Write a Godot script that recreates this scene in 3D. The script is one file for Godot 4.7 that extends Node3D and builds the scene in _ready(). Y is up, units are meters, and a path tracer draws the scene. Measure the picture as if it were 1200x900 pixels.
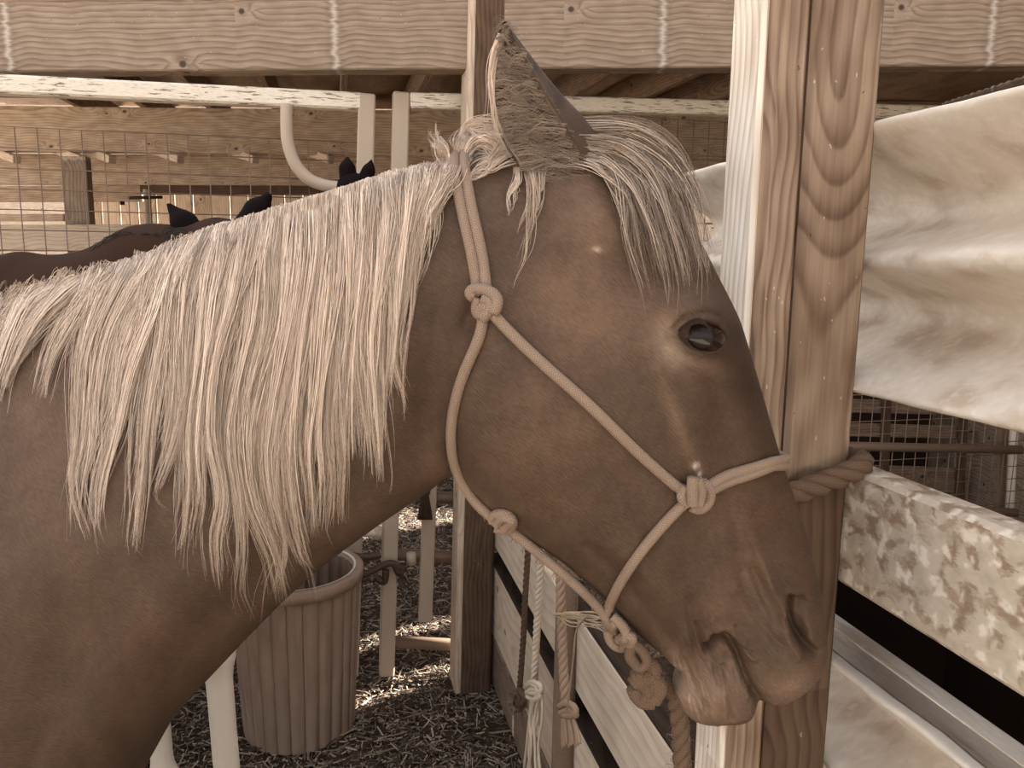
extends Node3D

# ---------------------------------------------------------------- frame
const FOV := 53.0
var FP := 450.0 / tan(deg_to_rad(FOV / 2.0))
var C := Vector3(0, 1.75, 0)
var B := Basis(Vector3.RIGHT, deg_to_rad(-8.64)) * Basis(Vector3.BACK, deg_to_rad(0.7))
var FA := deg_to_rad(12.8)
var Fd := Vector3(-sin(FA), 0, -cos(FA))      # along the rail fence, away from the viewer
var Sd := Vector3(cos(FA), 0, -sin(FA))       # across it, to the right
const LAT := 0.60                              # the fence line's distance to the right of the viewer
var rng := RandomNumberGenerator.new()
var M := {}
var used := {}

func ray(px: float, py: float) -> Vector3:
	return B * Vector3((px - 600.0) / FP, -(py - 450.0) / FP, -1.0)
func at(px: float, py: float, z: float) -> Vector3:
	var r := ray(px, py)
	return C + r * (z / -r.z)
func ground(px: float, py: float, y := 0.0) -> Vector3:
	var r := ray(px, py)
	return C + r * ((y - C.y) / r.y)
func on_plane(px: float, py: float, n: Vector3, d: float) -> Vector3:
	var r := ray(px, py)
	return C + r * (d / r.dot(n))
func fpx(px: float, py: float, off := 0.0) -> Vector3:
	return on_plane(px, py, Sd, LAT + off)
func fpt(l: float, h: float, off := 0.0) -> Vector3:
	return Vector3(C.x, h, C.z) + Fd * l + Sd * (LAT + off)
func flen(p: Vector3) -> float:
	return (p - C).dot(Fd)
func proj(p: Vector3) -> Vector2:
	var q := B.transposed() * (p - C)
	return Vector2(600.0 + FP * q.x / -q.z, 450.0 - FP * q.y / -q.z)

# ---------------------------------------------------------------- naming
func numbered(called: String) -> String:
	var n: int = used.get(called, 0)
	used[called] = n + 1
	return called if n == 0 else "%s_%03d" % [called, n]
func thing(called: String, label := "", category := "", group := "", kind := "") -> Node3D:
	var o := Node3D.new()
	o.name = numbered(called)
	add_child(o, true)
	tag(o, label, category, group, kind)
	return o
func tag(o: Node, label := "", category := "", group := "", kind := "") -> Node:
	if label: o.set_meta("label", label)
	if category: o.set_meta("category", category)
	if group: o.set_meta("group", group)
	if kind: o.set_meta("kind", kind)
	return o
func put(called: String, what, mat: Material, parent: Node = null) -> MeshInstance3D:
	var o := MeshInstance3D.new()
	var m: Mesh = what.commit() if what is SurfaceTool else what
	o.mesh = m
	o.material_override = mat
	if parent == null or parent == self:
		o.name = numbered(called)
		add_child(o, true)
	else:
		var n := called
		var k := 1
		while parent.has_node(n):
			n = "%s_%03d" % [called, k]
			k += 1
		o.name = n
		parent.add_child(o, true)
	return o

# ---------------------------------------------------------------- shapes
func begin() -> SurfaceTool:
	var st := SurfaceTool.new()
	st.begin(Mesh.PRIMITIVE_TRIANGLES)
	return st
func tri(st: SurfaceTool, p: Array, uv: Array, out: Vector3) -> void:
	var n: Vector3 = (p[1] - p[0]).cross(p[2] - p[0])
	if n.length_squared() < 1e-16: return
	n = n.normalized()
	var order := [0, 1, 2]
	if n.dot(out) > 0.0: order = [0, 2, 1]
	else: n = -n
	for k in order:
		st.set_normal(n)
		st.set_uv(uv[k])
		st.add_vertex(p[k])
func cbox(st: SurfaceTool, xf: Transform3D, size: Vector3, bev := 0.004, uvo := Vector2.ZERO) -> void:
	var h := size * 0.5
	var la := 0
	if size.y > size[la]: la = 1
	if size.z > size[la]: la = 2
	var vert := func(s: Vector3, axis: int) -> Vector3:
		var p := Vector3.ZERO
		for k in 3: p[k] = s[k] * (h[k] - (0.0 if k == axis else bev))
		return p
	var uvf := func(p: Vector3, axis: int) -> Vector2:
		var u := p[la]
		var oth := 3 - la - axis if axis != la else (la + 1) % 3
		var v: float = p[oth]
		if axis == la: u = p[(la + 2) % 3]
		return Vector2(u / 1.2, v / 0.3 + axis * 0.37) + uvo
	for a in 3:
		var b := (a + 1) % 3
		var c := (a + 2) % 3
		for sa in [-1.0, 1.0]:
			var q := []
			for k in 4:
				var s := Vector3.ZERO
				s[a] = sa
				s[b] = [-1.0, 1.0, 1.0, -1.0][k]
				s[c] = [-1.0, -1.0, 1.0, 1.0][k]
				q.append(vert.call(s, a))
			var uv := []
			for p in q: uv.append(uvf.call(p, a))
			var o := Vector3.ZERO
			o[a] = sa
			o = xf.basis * o
			var w := []
			for p in q: w.append(xf * p)
			tri(st, [w[0], w[1], w[2]], [uv[0], uv[1], uv[2]], o)
			tri(st, [w[0], w[2], w[3]], [uv[0], uv[2], uv[3]], o)
			if bev <= 0.0: continue
			for sb in [-1.0, 1.0]:   # the edge between face a and face b, along c
				var e := []
				for k in 4:
					var s := Vector3.ZERO
					s[a] = sa
					s[b] = sb
					s[c] = [-1.0, 1.0, 1.0, -1.0][k]
					e.append(vert.call(s, a if k < 2 else b))
				var eu := []
				for p in e: eu.append(uvf.call(p, a))
				var eo := Vector3.ZERO
				eo[a] = sa
				eo[b] = sb
				eo = xf.basis * eo
				var ew := []
				for p in e: ew.append(xf * p)
				tri(st, [ew[0], ew[1], ew[2]], [eu[0], eu[1], eu[2]], eo)
				tri(st, [ew[0], ew[2], ew[3]], [eu[0], eu[2], eu[3]], eo)
	if bev > 0.0:
		for sx in [-1.0, 1.0]:
			for sy in [-1.0, 1.0]:
				for sz in [-1.0, 1.0]:
					var s := Vector3(sx, sy, sz)
					var w := []
					for k in 3: w.append(xf * (vert.call(s, k) as Vector3))
					var u0: Vector2 = uvf.call(vert.call(s, 0), 0)
					tri(st, w, [u0, u0, u0], xf.basis * s)
# a plank from a to b: «up» is the direction of its width
func bar(st: SurfaceTool, a: Vector3, b: Vector3, width: float, thick: float, up := Vector3.UP, bev := 0.004, uvo := Vector2(-9, 0)) -> void:
	var x := (b - a).normalized()
	var z := x.cross(up).normalized()
	var y := z.cross(x).normalized()
	cbox(st, Transform3D(Basis(x, y, z), (a + b) * 0.5), Vector3((b - a).length(), width, thick), bev, Vector2(rng.randf(), rng.randf()) if uvo.x < -8.0 else uvo)
func bar_mesh(a: Vector3, b: Vector3, width: float, thick: float, up := Vector3.UP, bev := 0.004) -> Mesh:
	var st := begin()
	bar(st, a, b, width, thick, up, bev)
	return st.commit()
func spline(pts: Array, n: int) -> Array:
	var out := []
	var k := pts.size()
	for i in n:
		var f := float(i) / float(n - 1) * float(k - 1)
		var j := mini(int(f), k - 2)
		var t := f - j
		var p0 = pts[maxi(j - 1, 0)]
		var p1 = pts[j]
		var p2 = pts[j + 1]
		var p3 = pts[mini(j + 2, k - 1)]
		out.append(0.5 * ((2.0 * p1) + (p2 - p0) * t + (2.0 * p0 - 5.0 * p1 + 4.0 * p2 - p3) * t * t + (3.0 * p1 - p0 - 3.0 * p2 + p3) * t * t * t))
	return out
# rows of points joined into a smooth skin
func skin(st: SurfaceTool, rows: Array, closed: bool, uvs: Array = [], cols: Array = [], flip := false, base := 0) -> int:
	var n: int = rows[0].size()
	for r in rows.size():
		for k in n:
			if uvs: st.set_uv(uvs[r][k])
			else: st.set_uv(Vector2(float(r) * 0.1, float(k) / n))
			if cols: st.set_color(cols[r][k])
			st.add_vertex(rows[r][k])
	var m := n if closed else n - 1
	for r in rows.size() - 1:
		for k in m:
			var a := base + r * n + k
			var b := base + r * n + (k + 1) % n
			var c := a + n
			var d := b + n
			if flip:
				st.add_index(a); st.add_index(b); st.add_index(c)
				st.add_index(b); st.add_index(d); st.add_index(c)
			else:
				st.add_index(a); st.add_index(c); st.add_index(b)
				st.add_index(b); st.add_index(c); st.add_index(d)
	return base + rows.size() * n
func frames(pts: Array) -> Array:
	var out := []
	var nrm := Vector3.ZERO
	for i in pts.size():
		var t: Vector3 = (pts[mini(i + 1, pts.size() - 1)] - pts[maxi(i - 1, 0)]).normalized()
		if i == 0:
			nrm = t.cross(Vector3.UP if absf(t.y) < 0.9 else Vector3.RIGHT).normalized()
		nrm = (nrm - t * nrm.dot(t)).normalized()
		out.append([nrm, t.cross(nrm)])
	return out
# a round bar along points; rad is a number or one number per point. Returns the next base index
func tube(st: SurfaceTool, pts: Array, rad, sides := 10, base := 0) -> int:
	var fr := frames(pts)
	var rows := []
	var uvs := []
	var run := 0.0
	for i in pts.size():
		if i > 0: run += (pts[i] as Vector3).distance_to(pts[i - 1])
		var r: float = rad[i] if rad is Array else rad
		var row := []
		var uv := []
		for k in sides + 1:
			var a := TAU * k / sides
			row.append(pts[i] + (fr[i][0] * cos(a) + fr[i][1] * sin(a)) * r)
			uv.append(Vector2(run / 0.017, 2.0 * float(k) / sides))
		rows.append(row)
		uvs.append(uv)
	for e in [0, rows.size() - 1]:    # close both ends
		var cap := []
		for k in sides + 1: cap.append(pts[e])
		if e == 0:
			rows.insert(0, cap)
			uvs.insert(0, uvs[0])
		else:
			rows.append(cap)
			uvs.append(uvs[-1])
	# the insertion above moved the last row by one
	if rows[-1][0] != pts[-1]:
		var cap2 := []
		for k in sides + 1: cap2.append(pts[-1])
		rows.remove_at(rows.size() - 1)
		rows.append(cap2)
	return skin(st, rows, false, uvs, [], false, base)
func tube_mesh(pts: Array, rad, sides := 10) -> Mesh:
	var st := begin()
	tube(st, pts, rad, sides)
	st.generate_normals()
	return st.commit()
# strands laid round each other
func twisted(pts: Array, rad: float, strands := 3, turns := 18.0, sides := 7, thin := 0.56) -> Mesh:
	var st := begin()
	var fr := frames(pts)
	var base := 0
	var run := [0.0]
	for i in range(1, pts.size()): run.append(run[-1] + (pts[i] as Vector3).distance_to(pts[i - 1]))
	for s in strands:
		var q := []
		for i in pts.size():
			var a: float = TAU * (float(s) / strands + run[i] * turns)
			q.append(pts[i] + (fr[i][0] * cos(a) + fr[i][1] * sin(a)) * rad * (1.0 - thin))
		base = tube(st, q, rad * thin, sides, base)
	st.generate_normals()
	return st.commit()
func lathe(profile: Array, sides: int, at_: Vector3) -> Mesh:
	var st := begin()
	var rows := []
	for p in profile:
		var row := []
		for k in sides + 1:
			var a := TAU * k / sides
			row.append(at_ + Vector3(cos(a) * p.x, p.y, sin(a) * p.x))
		rows.append(row)
	skin(st, rows, false)
	st.generate_normals()
	return st.commit()

# ---------------------------------------------------------------- materials
func noise(seed_: int, freq: float, octaves := 3) -> FastNoiseLite:
	var n := FastNoiseLite.new()
	n.seed = seed_
	n.frequency = freq
	n.noise_type = FastNoiseLite.TYPE_SIMPLEX_SMOOTH
	n.fractal_octaves = octaves
	return n
func c8(r: float, g: float, b: float) -> Color:
	return Color(r / 255.0, g / 255.0, b / 255.0)
func mat(called: String, col: Color, rough := 0.85, metal := 0.0) -> StandardMaterial3D:
	var m := StandardMaterial3D.new()
	m.resource_name = called
	m.albedo_color = col
	m.roughness = rough
	m.metallic = metal
	m.metallic_specular = 0.35
	M[called] = m
	return m
func textured(called: String, pic: Array, rough := 0.85, relief := 0.15, metal := 0.0) -> StandardMaterial3D:
	var m := mat(called, Color.WHITE, rough, metal)
	m.albedo_texture = ImageTexture.create_from_image(pic[0])
	if relief > 0.0 and pic.size() > 1:
		m.heightmap_enabled = true
		m.heightmap_texture = ImageTexture.create_from_image(pic[1])
		m.heightmap_scale = relief
	return m
# a sawn board: growth rings of a log cut lengthwise, knots, fine streaks, flecks of dirt
func wood(seed_: int, light: Color, dark: Color, rings: float, knots: int, stain := 0.25, flecks := 0, w := 768, h := 192, cath := 0.0, drip := -1.0) -> Array:
	var r := RandomNumberGenerator.new()
	r.seed = seed_
	var n1 := noise(seed_, 0.0016, 2)
	var n2 := noise(seed_ + 7, 0.03)
	var n3 := noise(seed_ + 13, 0.02, 2)
	var ks := []
	for k in knots: ks.append([r.randf() * w, (0.15 + r.randf() * 0.7) * h, 5.0 + r.randf() * 7.0])
	var off := r.randf_range(-0.25, 0.25) if cath == 0.0 else 0.02
	var im := Image.create(w, h, false, Image.FORMAT_RGB8)
	var hi := Image.create(w, h, false, Image.FORMAT_L8)
	for y in h:
		for x in w:
			# blend across the seam so that the board can repeat
			var fx := float(x)
			var yy := float(y) / h - 0.5
			var bend := 0.0
			var kd := 0.0
			for k in ks:
				var dx: float = (fx - k[0])
				var dy: float = (y - k[1])
				var e: float = exp(-(dx * dx / (k[2] * k[2] * 22.0) + dy * dy / (k[2] * k[2] * 4.0)))
				bend += e * 0.16 * (1.0 if dy > 0.0 else -1.0)
				var rr: float = sqrt(dx * dx * 0.5 + dy * dy) / k[2]
				kd = maxf(kd, clampf(1.6 - rr * 1.3, 0.0, 1.0))
			var seam := absf(fx / w - 0.5) * 2.0
			seam = smoothstep(1.0, 0.85, seam)
			var dpt := 0.10 + 0.22 * n1.get_noise_2d(fx, 40.0) * seam + cath * pow((fx / w - 0.42) * 2.0, 2.0)
			var q := yy + off + bend + 0.05 * n1.get_noise_2d(fx * 2.5, yy * 20.0 + 200.0) * seam
			var rad := sqrt(q * q + dpt * dpt)
			var ring := fposmod(rad * rings, 1.0)
			ring = pow(ring, 2.6) * (1.0 - smoothstep(0.80, 1.0, ring)) * 2.1
			var fine := n2.get_noise_2d(fx * 0.25, y * 7.0) * 0.5 + 0.5
			var blot := n3.get_noise_2d(fx * 0.5, y * 1.2) * 0.5 + 0.5
			var d := clampf(0.40 * ring + 0.40 * fine + stain * (blot - 0.5) * 1.6, 0.0, 1.0)
			d = maxf(d, kd * (0.75 + 0.25 * fine))
			var col := light.lerp(dark, d)
			if drip >= 0.0:
				var dd := absf(fx / w - drip + 0.010 * n2.get_noise_2d(0.0, y * 2.0)) * w
				var jag := n3.get_noise_2d(y * 9.0, 3.0) * 0.5 + 0.5
				var edge := exp(-dd * dd / (30.0 + 260.0 * jag * jag))
				col = col.lerp(light.lightened(0.45), edge * (0.35 + 0.5 * jag))
				var dk2 := exp(-pow((dd - 16.0) / 9.0, 2.0))
				col = col.darkened(0.07 * dk2)
			if kd > 0.55: col = col.darkened(0.35 * kd)
			im.set_pixel(x, y, col)
			var g := clampf(0.75 - 0.45 * ring - 0.25 * fine - kd * 0.2, 0.0, 1.0)
			hi.set_pixel(x, y, Color(g, g, g))
	for k in flecks:
		var cx := r.randi() % w
		var cy := r.randi() % h
		var fc := light.lightened(0.45) if r.randf() < 0.75 else dark.darkened(0.4)
		for j in 1 + r.randi() % 4:
			im.set_pixel((cx + j) % w, (cy + (r.randi() % 2)) % h, fc)
	return [im, hi]
# patches of paint, rust or dirt: two colours with ragged edges, plus streaks
func patchy(seed_: int, a: Color, b: Color, level: float, freq: float, stretch: float, soft := 0.12, size := 384, c := Color(0, 0, 0, 0), grit := 1.0) -> Array:
	var n1 := noise(seed_, freq, 4)
	var n2 := noise(seed_ + 3, 0.06, 3)
	n1.domain_warp_enabled = true
	n1.domain_warp_amplitude = 18.0
	var im := Image.create(size, size, false, Image.FORMAT_RGB8)
	var hi := Image.create(size, size, false, Image.FORMAT_L8)
	for y in size:
		for x in size:
			var ty := minf(1.0, float(mini(mini(x, size - 1 - x), mini(y, size - 1 - y))) / 26.0)
			var v := n1.get_noise_2d(x, y * stretch) * ty
			var f := n2.get_noise_2d(x * 1.3, y * stretch)
			var t := smoothstep(level - soft, level + soft, v + f * 0.22)
			var col := a.lerp(b, t)
			if c.a > 0.0: col = col.lerp(c, c.a * smoothstep(0.15, 0.5, f))
			col = col.lightened(clampf(f * 0.10 * grit, 0.0, 1.0)) if f > 0 else col.darkened(-f * 0.14 * grit)
			im.set_pixel(x, y, col)
			var g := clampf(0.6 - 0.3 * t + 0.2 * f, 0.0, 1.0)
			hi.set_pixel(x, y, Color(g, g, g))
	return [im, hi]
func streaks(seed_: int, a: Color, b: Color, sx: float, sy: float, size := 384) -> Array:
	var n := noise(seed_, 0.05, 3)
	var im := Image.create(size, size, false, Image.FORMAT_RGB8)
	var hi := Image.create(size, size, false, Image.FORMAT_L8)
	for y in size:
		for x in size:
			var u := x * 0.8 + y * 0.6
			var v := -x * 0.6 + y * 0.8
			var t := clampf(n.get_noise_2d(u * sx, v * sy) * 0.9 + 0.5, 0.0, 1.0)
			im.set_pixel(x, y, a.lerp(b, t))
			hi.set_pixel(x, y, Color(t, t, t))
	return [im, hi]
func braid() -> Array:
	var im := Image.create(64, 64, false, Image.FORMAT_RGB8)
	var hi := Image.create(64, 64, false, Image.FORMAT_L8)
	for y in 64:
		for x in 64:
			var u := x / 64.0 * 8.0
			var v := y / 64.0 * 8.0
			var col := int(floor(v))
			var s := u * 1.0 + (fposmod(v, 1.0) if col % 2 == 0 else 1.0 - fposmod(v, 1.0)) * 1.0
			var t := absf(sin(s * PI)) * (0.55 + 0.45 * sin(fposmod(v, 1.0) * PI))
			im.set_pixel(x, y, Color(1, 1, 1).lerp(Color(0.70, 0.68, 0.66), 1.0 - t))
			hi.set_pixel(x, y, Color(t, t, t))
	return [im, hi]

func make_materials() -> void:
	textured("beam_wood", wood(11, c8(160, 141, 122), c8(104, 84, 67), 15.0, 3, 0.22, 60, 1024, 192, 0.0, 0.3), 0.85, 0.06)
	textured("beam_wood_far", wood(12, c8(196, 175, 152), c8(132, 107, 87), 20.0, 5, 0.35, 30), 0.88, 0.12)
	textured("rafter_wood", wood(13, c8(150, 126, 104), c8(96, 74, 58), 18.0, 2, 0.3), 0.9, 0.1)
	textured("post_wood", wood(31, c8(160, 137, 114), c8(92, 70, 54), 26.0, 0, 0.35, 170, 1024, 256), 0.72, 0.07)
	textured("post_wood_heart", wood(37, c8(150, 127, 105), c8(88, 67, 51), 19.0, 0, 0.4, 150, 1024, 256, 0.25), 0.72, 0.03)
	textured("post_wood_pale", wood(32, c8(238, 226, 210), c8(176, 152, 128), 30.0, 0, 0.4, 60, 768, 192), 0.75, 0.08)
	textured("fence_wood", wood(15, c8(206, 186, 164), c8(164, 140, 118), 18.0, 2, 0.35, 60), 0.85, 0.15)
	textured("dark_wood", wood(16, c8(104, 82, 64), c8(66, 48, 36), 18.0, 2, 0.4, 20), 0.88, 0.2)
	textured("pale_board", wood(43, c8(224, 206, 184), c8(194, 172, 148), 8.0, 2, 0.4, 70), 0.75, 0.04)
	textured("black_wood", wood(19, c8(66, 50, 38), c8(40, 29, 21), 14.0, 1, 0.4, 30), 0.92, 0.1)
	textured("grey_wood", wood(17, c8(150, 128, 108), c8(98, 78, 62), 20.0, 1, 0.4, 80), 0.9, 0.2)
	textured("stave_wood", wood(18, c8(150, 126, 106), c8(132, 108, 90), 10.0, 0, 0.5, 10), 0.7, 0.08)
	textured("old_paint", patchy(21, c8(196, 180, 159), c8(150, 127, 105), 0.12, 0.055, 0.30, 0.26, 512, Color(0.90, 0.85, 0.78, 0.8)), 0.8, 0.12)
	textured("peeling_paint", patchy(22, c8(226, 212, 192), c8(134, 112, 92), 0.34, 0.03, 2.5, 0.04), 0.6, 0.05)
	textured("zinc", patchy(23, c8(222, 209, 192), c8(192, 173, 152), 0.20, 0.012, 1.6, 0.34, 512, Color(0.95, 0.92, 0.87, 0.3), 0.4), 0.40, 0.01, 0.05)
	textured("roof_metal", patchy(24, c8(178, 156, 134), c8(150, 128, 108), 0.1, 0.01, 0.3, 0.3), 0.5, 0.0, 0.3)
	textured("soil", patchy(25, c8(84, 66, 50), c8(52, 39, 28), 0.0, 0.03, 1.0, 0.3), 0.95, 1.2)
	mat("pale_paint", c8(206, 190, 170), 0.55)
	mat("stile_paint", c8(178, 159, 138), 0.6)
	mat("dull_steel", c8(120, 98, 80), 0.55, 0.3)
	mat("dark_steel", c8(82, 62, 48), 0.6, 0.3)
	mat("wire", c8(126, 106, 88), 0.5, 0.4)
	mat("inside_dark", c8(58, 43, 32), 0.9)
	var br := braid()
	for e in [["halter_rope", c8(162, 138, 118)], ["post_rope", c8(122, 98, 78)]]:
		var m := textured(e[0], br, 0.85, 0.05)
		m.albedo_color = e[1]
		m.uv1_scale = Vector3(1.0, 1.0, 1.0)
	for e in [["pale_rope", c8(214, 196, 172)], ["dark_rope", c8(98, 76, 60)], ["tan_rope", c8(160, 134, 110)], ["straw", c8(206, 184, 152)], ["white_coat", c8(222, 206, 186)]]:
		mat(e[0], e[1], 0.9)
	var coat := textured("coat", streaks(41, Color(0.86, 0.86, 0.86), Color(1, 1, 1), 0.9, 6.0), 0.62, 0.035)
	coat.vertex_color_use_as_albedo = true
	coat.metallic_specular = 0.28
	var far := mat("far_coat", Color.WHITE, 0.7)
	far.vertex_color_use_as_albedo = true
	far.metallic_specular = 0.15
	var hair := mat("hair", Color.WHITE, 0.5)
	hair.vertex_color_use_as_albedo = true
	var eye := mat("eyeball", c8(30, 19, 13), 0.06)
	eye.metallic_specular = 0.34
	mat("lash", c8(56, 40, 29), 0.6)

# ---------------------------------------------------------------- the horse in front
# sections across the body: pixel of the upper outline, of the lower outline, half width (m), distance of the middle plane (m), widest towards the top (+) or bottom (-), how boxy
var SEC := [
	[-1450, 470, -1500, 1120, 0.20, 0.92, -0.1, 1.0],
	[-1150, 420, -1150, 1330, 0.30, 0.92, -0.1, 1.0],
	[-780, 440, -640, 1420, 0.31, 0.90, -0.15, 1.0],
	[-420, 445, -260, 1340, 0.29, 0.87, -0.2, 1.0],
	[-200, 405, 40, 1160, 0.25, 0.84, -0.25, 1.0],
	[-60, 372, 140, 1010, 0.205, 0.81, -0.28, 1.0],
	[60, 336, 206, 878, 0.165, 0.78, -0.28, 1.0],
	[180, 298, 285, 772, 0.130, 0.75, -0.25, 1.0],
	[300, 258, 365, 684, 0.104, 0.73, -0.2, 1.0],
	[410, 222, 440, 622, 0.088, 0.71, -0.1, 1.0],
	[490, 196, 497, 582, 0.080, 0.70, 0.0, 1.0],
	[545, 182, 530, 559, 0.079, 0.70, 0.0, 1.0],
	[600, 176, 550, 573, 0.082, 0.70, 0.0, 1.05],
	[660, 176, 577, 602, 0.086, 0.70, 0.0, 1.1],
	[715, 186, 606, 624, 0.090, 0.70, 0.02, 1.15],
	[765, 217, 640, 646, 0.094, 0.70, 0.05, 1.2],
	[805, 265, 672, 672, 0.095, 0.70, 0.08, 1.2],
	[834, 320, 702, 698, 0.090, 0.70, 0.10, 1.2],
	[857, 370, 724, 722, 0.081, 0.70, 0.10, 1.2],
	[879, 430, 743, 742, 0.070, 0.70, 0.10, 1.15],
	[899, 495, 760, 756, 0.061, 0.70, 0.08, 1.1],
	[915, 545, 774, 767, 0.055, 0.70, 0.05, 1.1],
	[931, 590, 784, 777, 0.051, 0.70, 0.05, 1.1],
	[946, 640, 795, 784, 0.050, 0.70, 0.05, 1.1],
	[957, 690, 796, 793, 0.052, 0.70, 0.10, 1.1],
	[963, 730, 790, 808, 0.053, 0.70, 0.10, 1.1],
	[961, 762, 803, 832, 0.050, 0.70, 0.05, 1.1],
	[936, 772, 824, 834, 0.045, 0.70, 0.0, 1.1],
	[921, 790, 846, 834, 0.037, 0.70, 0.0, 1.1],
	[904, 809, 871, 825, 0.022, 0.70, 0.0, 1.0],
]
# swellings and hollows: x, y, rx, ry, angle (deg), height (mm)
var BUMPS := [
	[645, 470, 112, 122, 0, 13.0], [600, 545, 60, 40, 40, 4.0], [585, 425, 22, 100, -12, 5.0],
	[818, 388, 46, 38, 15, 15.0], [815, 366, 42, 10, 12, 6.0], [752, 318, 40, 30, 40, -9.0], [690, 240, 55, 40, 50, 5.0],
	[800, 345, 50, 13, 20, 6.0], [806, 424, 34, 12, 25, 4.0],
	[790, 470, 16, 75, -22, 4.5], [845, 470, 20, 60, -15, -6.0], [860, 560, 28, 60, -18, -4.5], [760, 560, 50, 40, 30, -4.0],
	[500, 470, 22, 120, 8, -12.0], [470, 400, 40, 120, 8, 6.0], [400, 560, 130, 26, -50, 7.0], [330, 640, 150, 22, -48, -9.0],
	[120, 640, 150, 70, -50, 12.0], [60, 800, 50, 150, 15, -12.0], [-80, 560, 130, 150, 0, 10.0], [180, 740, 40, 110, 35, 8.0],
	[910, 742, 26, 50, -22, 9.0], [948, 735, 14, 40, -10, 6.0], [845, 705, 60, 40, 30, 4.0], [835, 808, 32, 26, 20, 8.0], [918, 780, 30, 34, -30, 9.0], [800, 775, 22, 14, 40, -7.0],
	[873, 640, 12, 60, -18, -4.0], [890, 655, 10, 55, -22, 4.0], [905, 640, 14, 40, -25, -3.5], [850, 640, 14, 40, -10, 3.0],
]
# creases: points, width (px), height (mm)
var LINES := [
	[[[831, 760], [838, 748], [849, 745], [858, 752], [868, 772], [876, 795], [884, 812], [896, 832]], 5.0, -15.0],
	[[[829, 748], [840, 738], [853, 737], [866, 748], [876, 768]], 6.0, 3.0],
	[[[926, 702], [925, 718], [930, 736], [941, 752], [953, 762]], 5.0, -12.0],
	[[[938, 704], [934, 722], [940, 740]], 4.5, -5.0],
	[[[916, 700], [912, 720], [918, 742], [930, 760]], 6.0, 5.5],
	[[[928, 692], [942, 690], [952, 700]], 6.0, 4.0],
	[[[868, 672], [876, 700], [890, 726], [908, 748]], 5.0, -4.0], [[[884, 668], [894, 696], [906, 722]], 5.5, -4.0], [[[892, 660], [904, 690], [914, 712]], 5.0, 3.0],
	[[[806, 700], [808, 730], [816, 760], [832, 790]], 4.0, -2.6], [[[816, 730], [822, 752], [836, 776], [844, 800]], 2.8, -5.1], [[[802, 775], [812, 800], [828, 828]], 2.8, -5.1],
	[[[846, 780], [850, 806], [856, 840]], 2.8, -5.1], [[[826, 764], [836, 784], [842, 815], [846, 845]], 2.6, -2.4],
	[[[858, 742], [864, 749]], 2.4, 3.0], [[[864, 736], [871, 745]], 2.4, 3.0], [[[870, 752], [878, 758]], 2.4, 3.0], [[[874, 764], [883, 770]], 2.4, 3.0], [[[862, 733], [866, 742]], 2.0, -2.5], [[[868, 745], [876, 752]], 2.0, -2.5], [[[872, 758], [881, 764]], 2.0, -2.5],
	[[[790, 388], [800, 378], [818, 373], [836, 377], [845, 390]], 3.0, 3.5], [[[790, 390], [800, 404], [818, 413], [838, 411], [845, 400]], 3.0, 3.0],
	[[[786, 384], [800, 369], [820, 364], [838, 368]], 2.4, -5.0], [[[782, 396], [798, 414], [816, 424]], 2.4, -2.0], [[[776, 402], [792, 424], [812, 436]], 2.8, -2.0],
	[[[552, 372], [540, 400], [528, 450], [524, 500], [532, 552]], 15.0, -8.0], [[[548, 380], [560, 330], [590, 290]], 14.0, -4.0],
	[[[560, 590], [600, 622], [640, 652], [690, 700]], 8.0, 4.0],
	[[[700, 520], [740, 580], [760, 640], [740, 700]], 9.0, -2.5], [[[690, 640], [740, 690], [790, 760]], 7.0, -3.0], [[[720, 640], [770, 690], [805, 750]], 8.0, 2.5],
	[[[768, 430], [790, 490], [812, 540]], 6.0, 2.5], [[[806, 600], [840, 640], [860, 690]], 5.0, 1.6],
	[[[800, 560], [850, 590], [880, 600]], 5.0, 1.2],
]
var ECELL := 4
var EW := 340
var EH := 270
var DEPTH := PackedFloat32Array()

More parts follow.
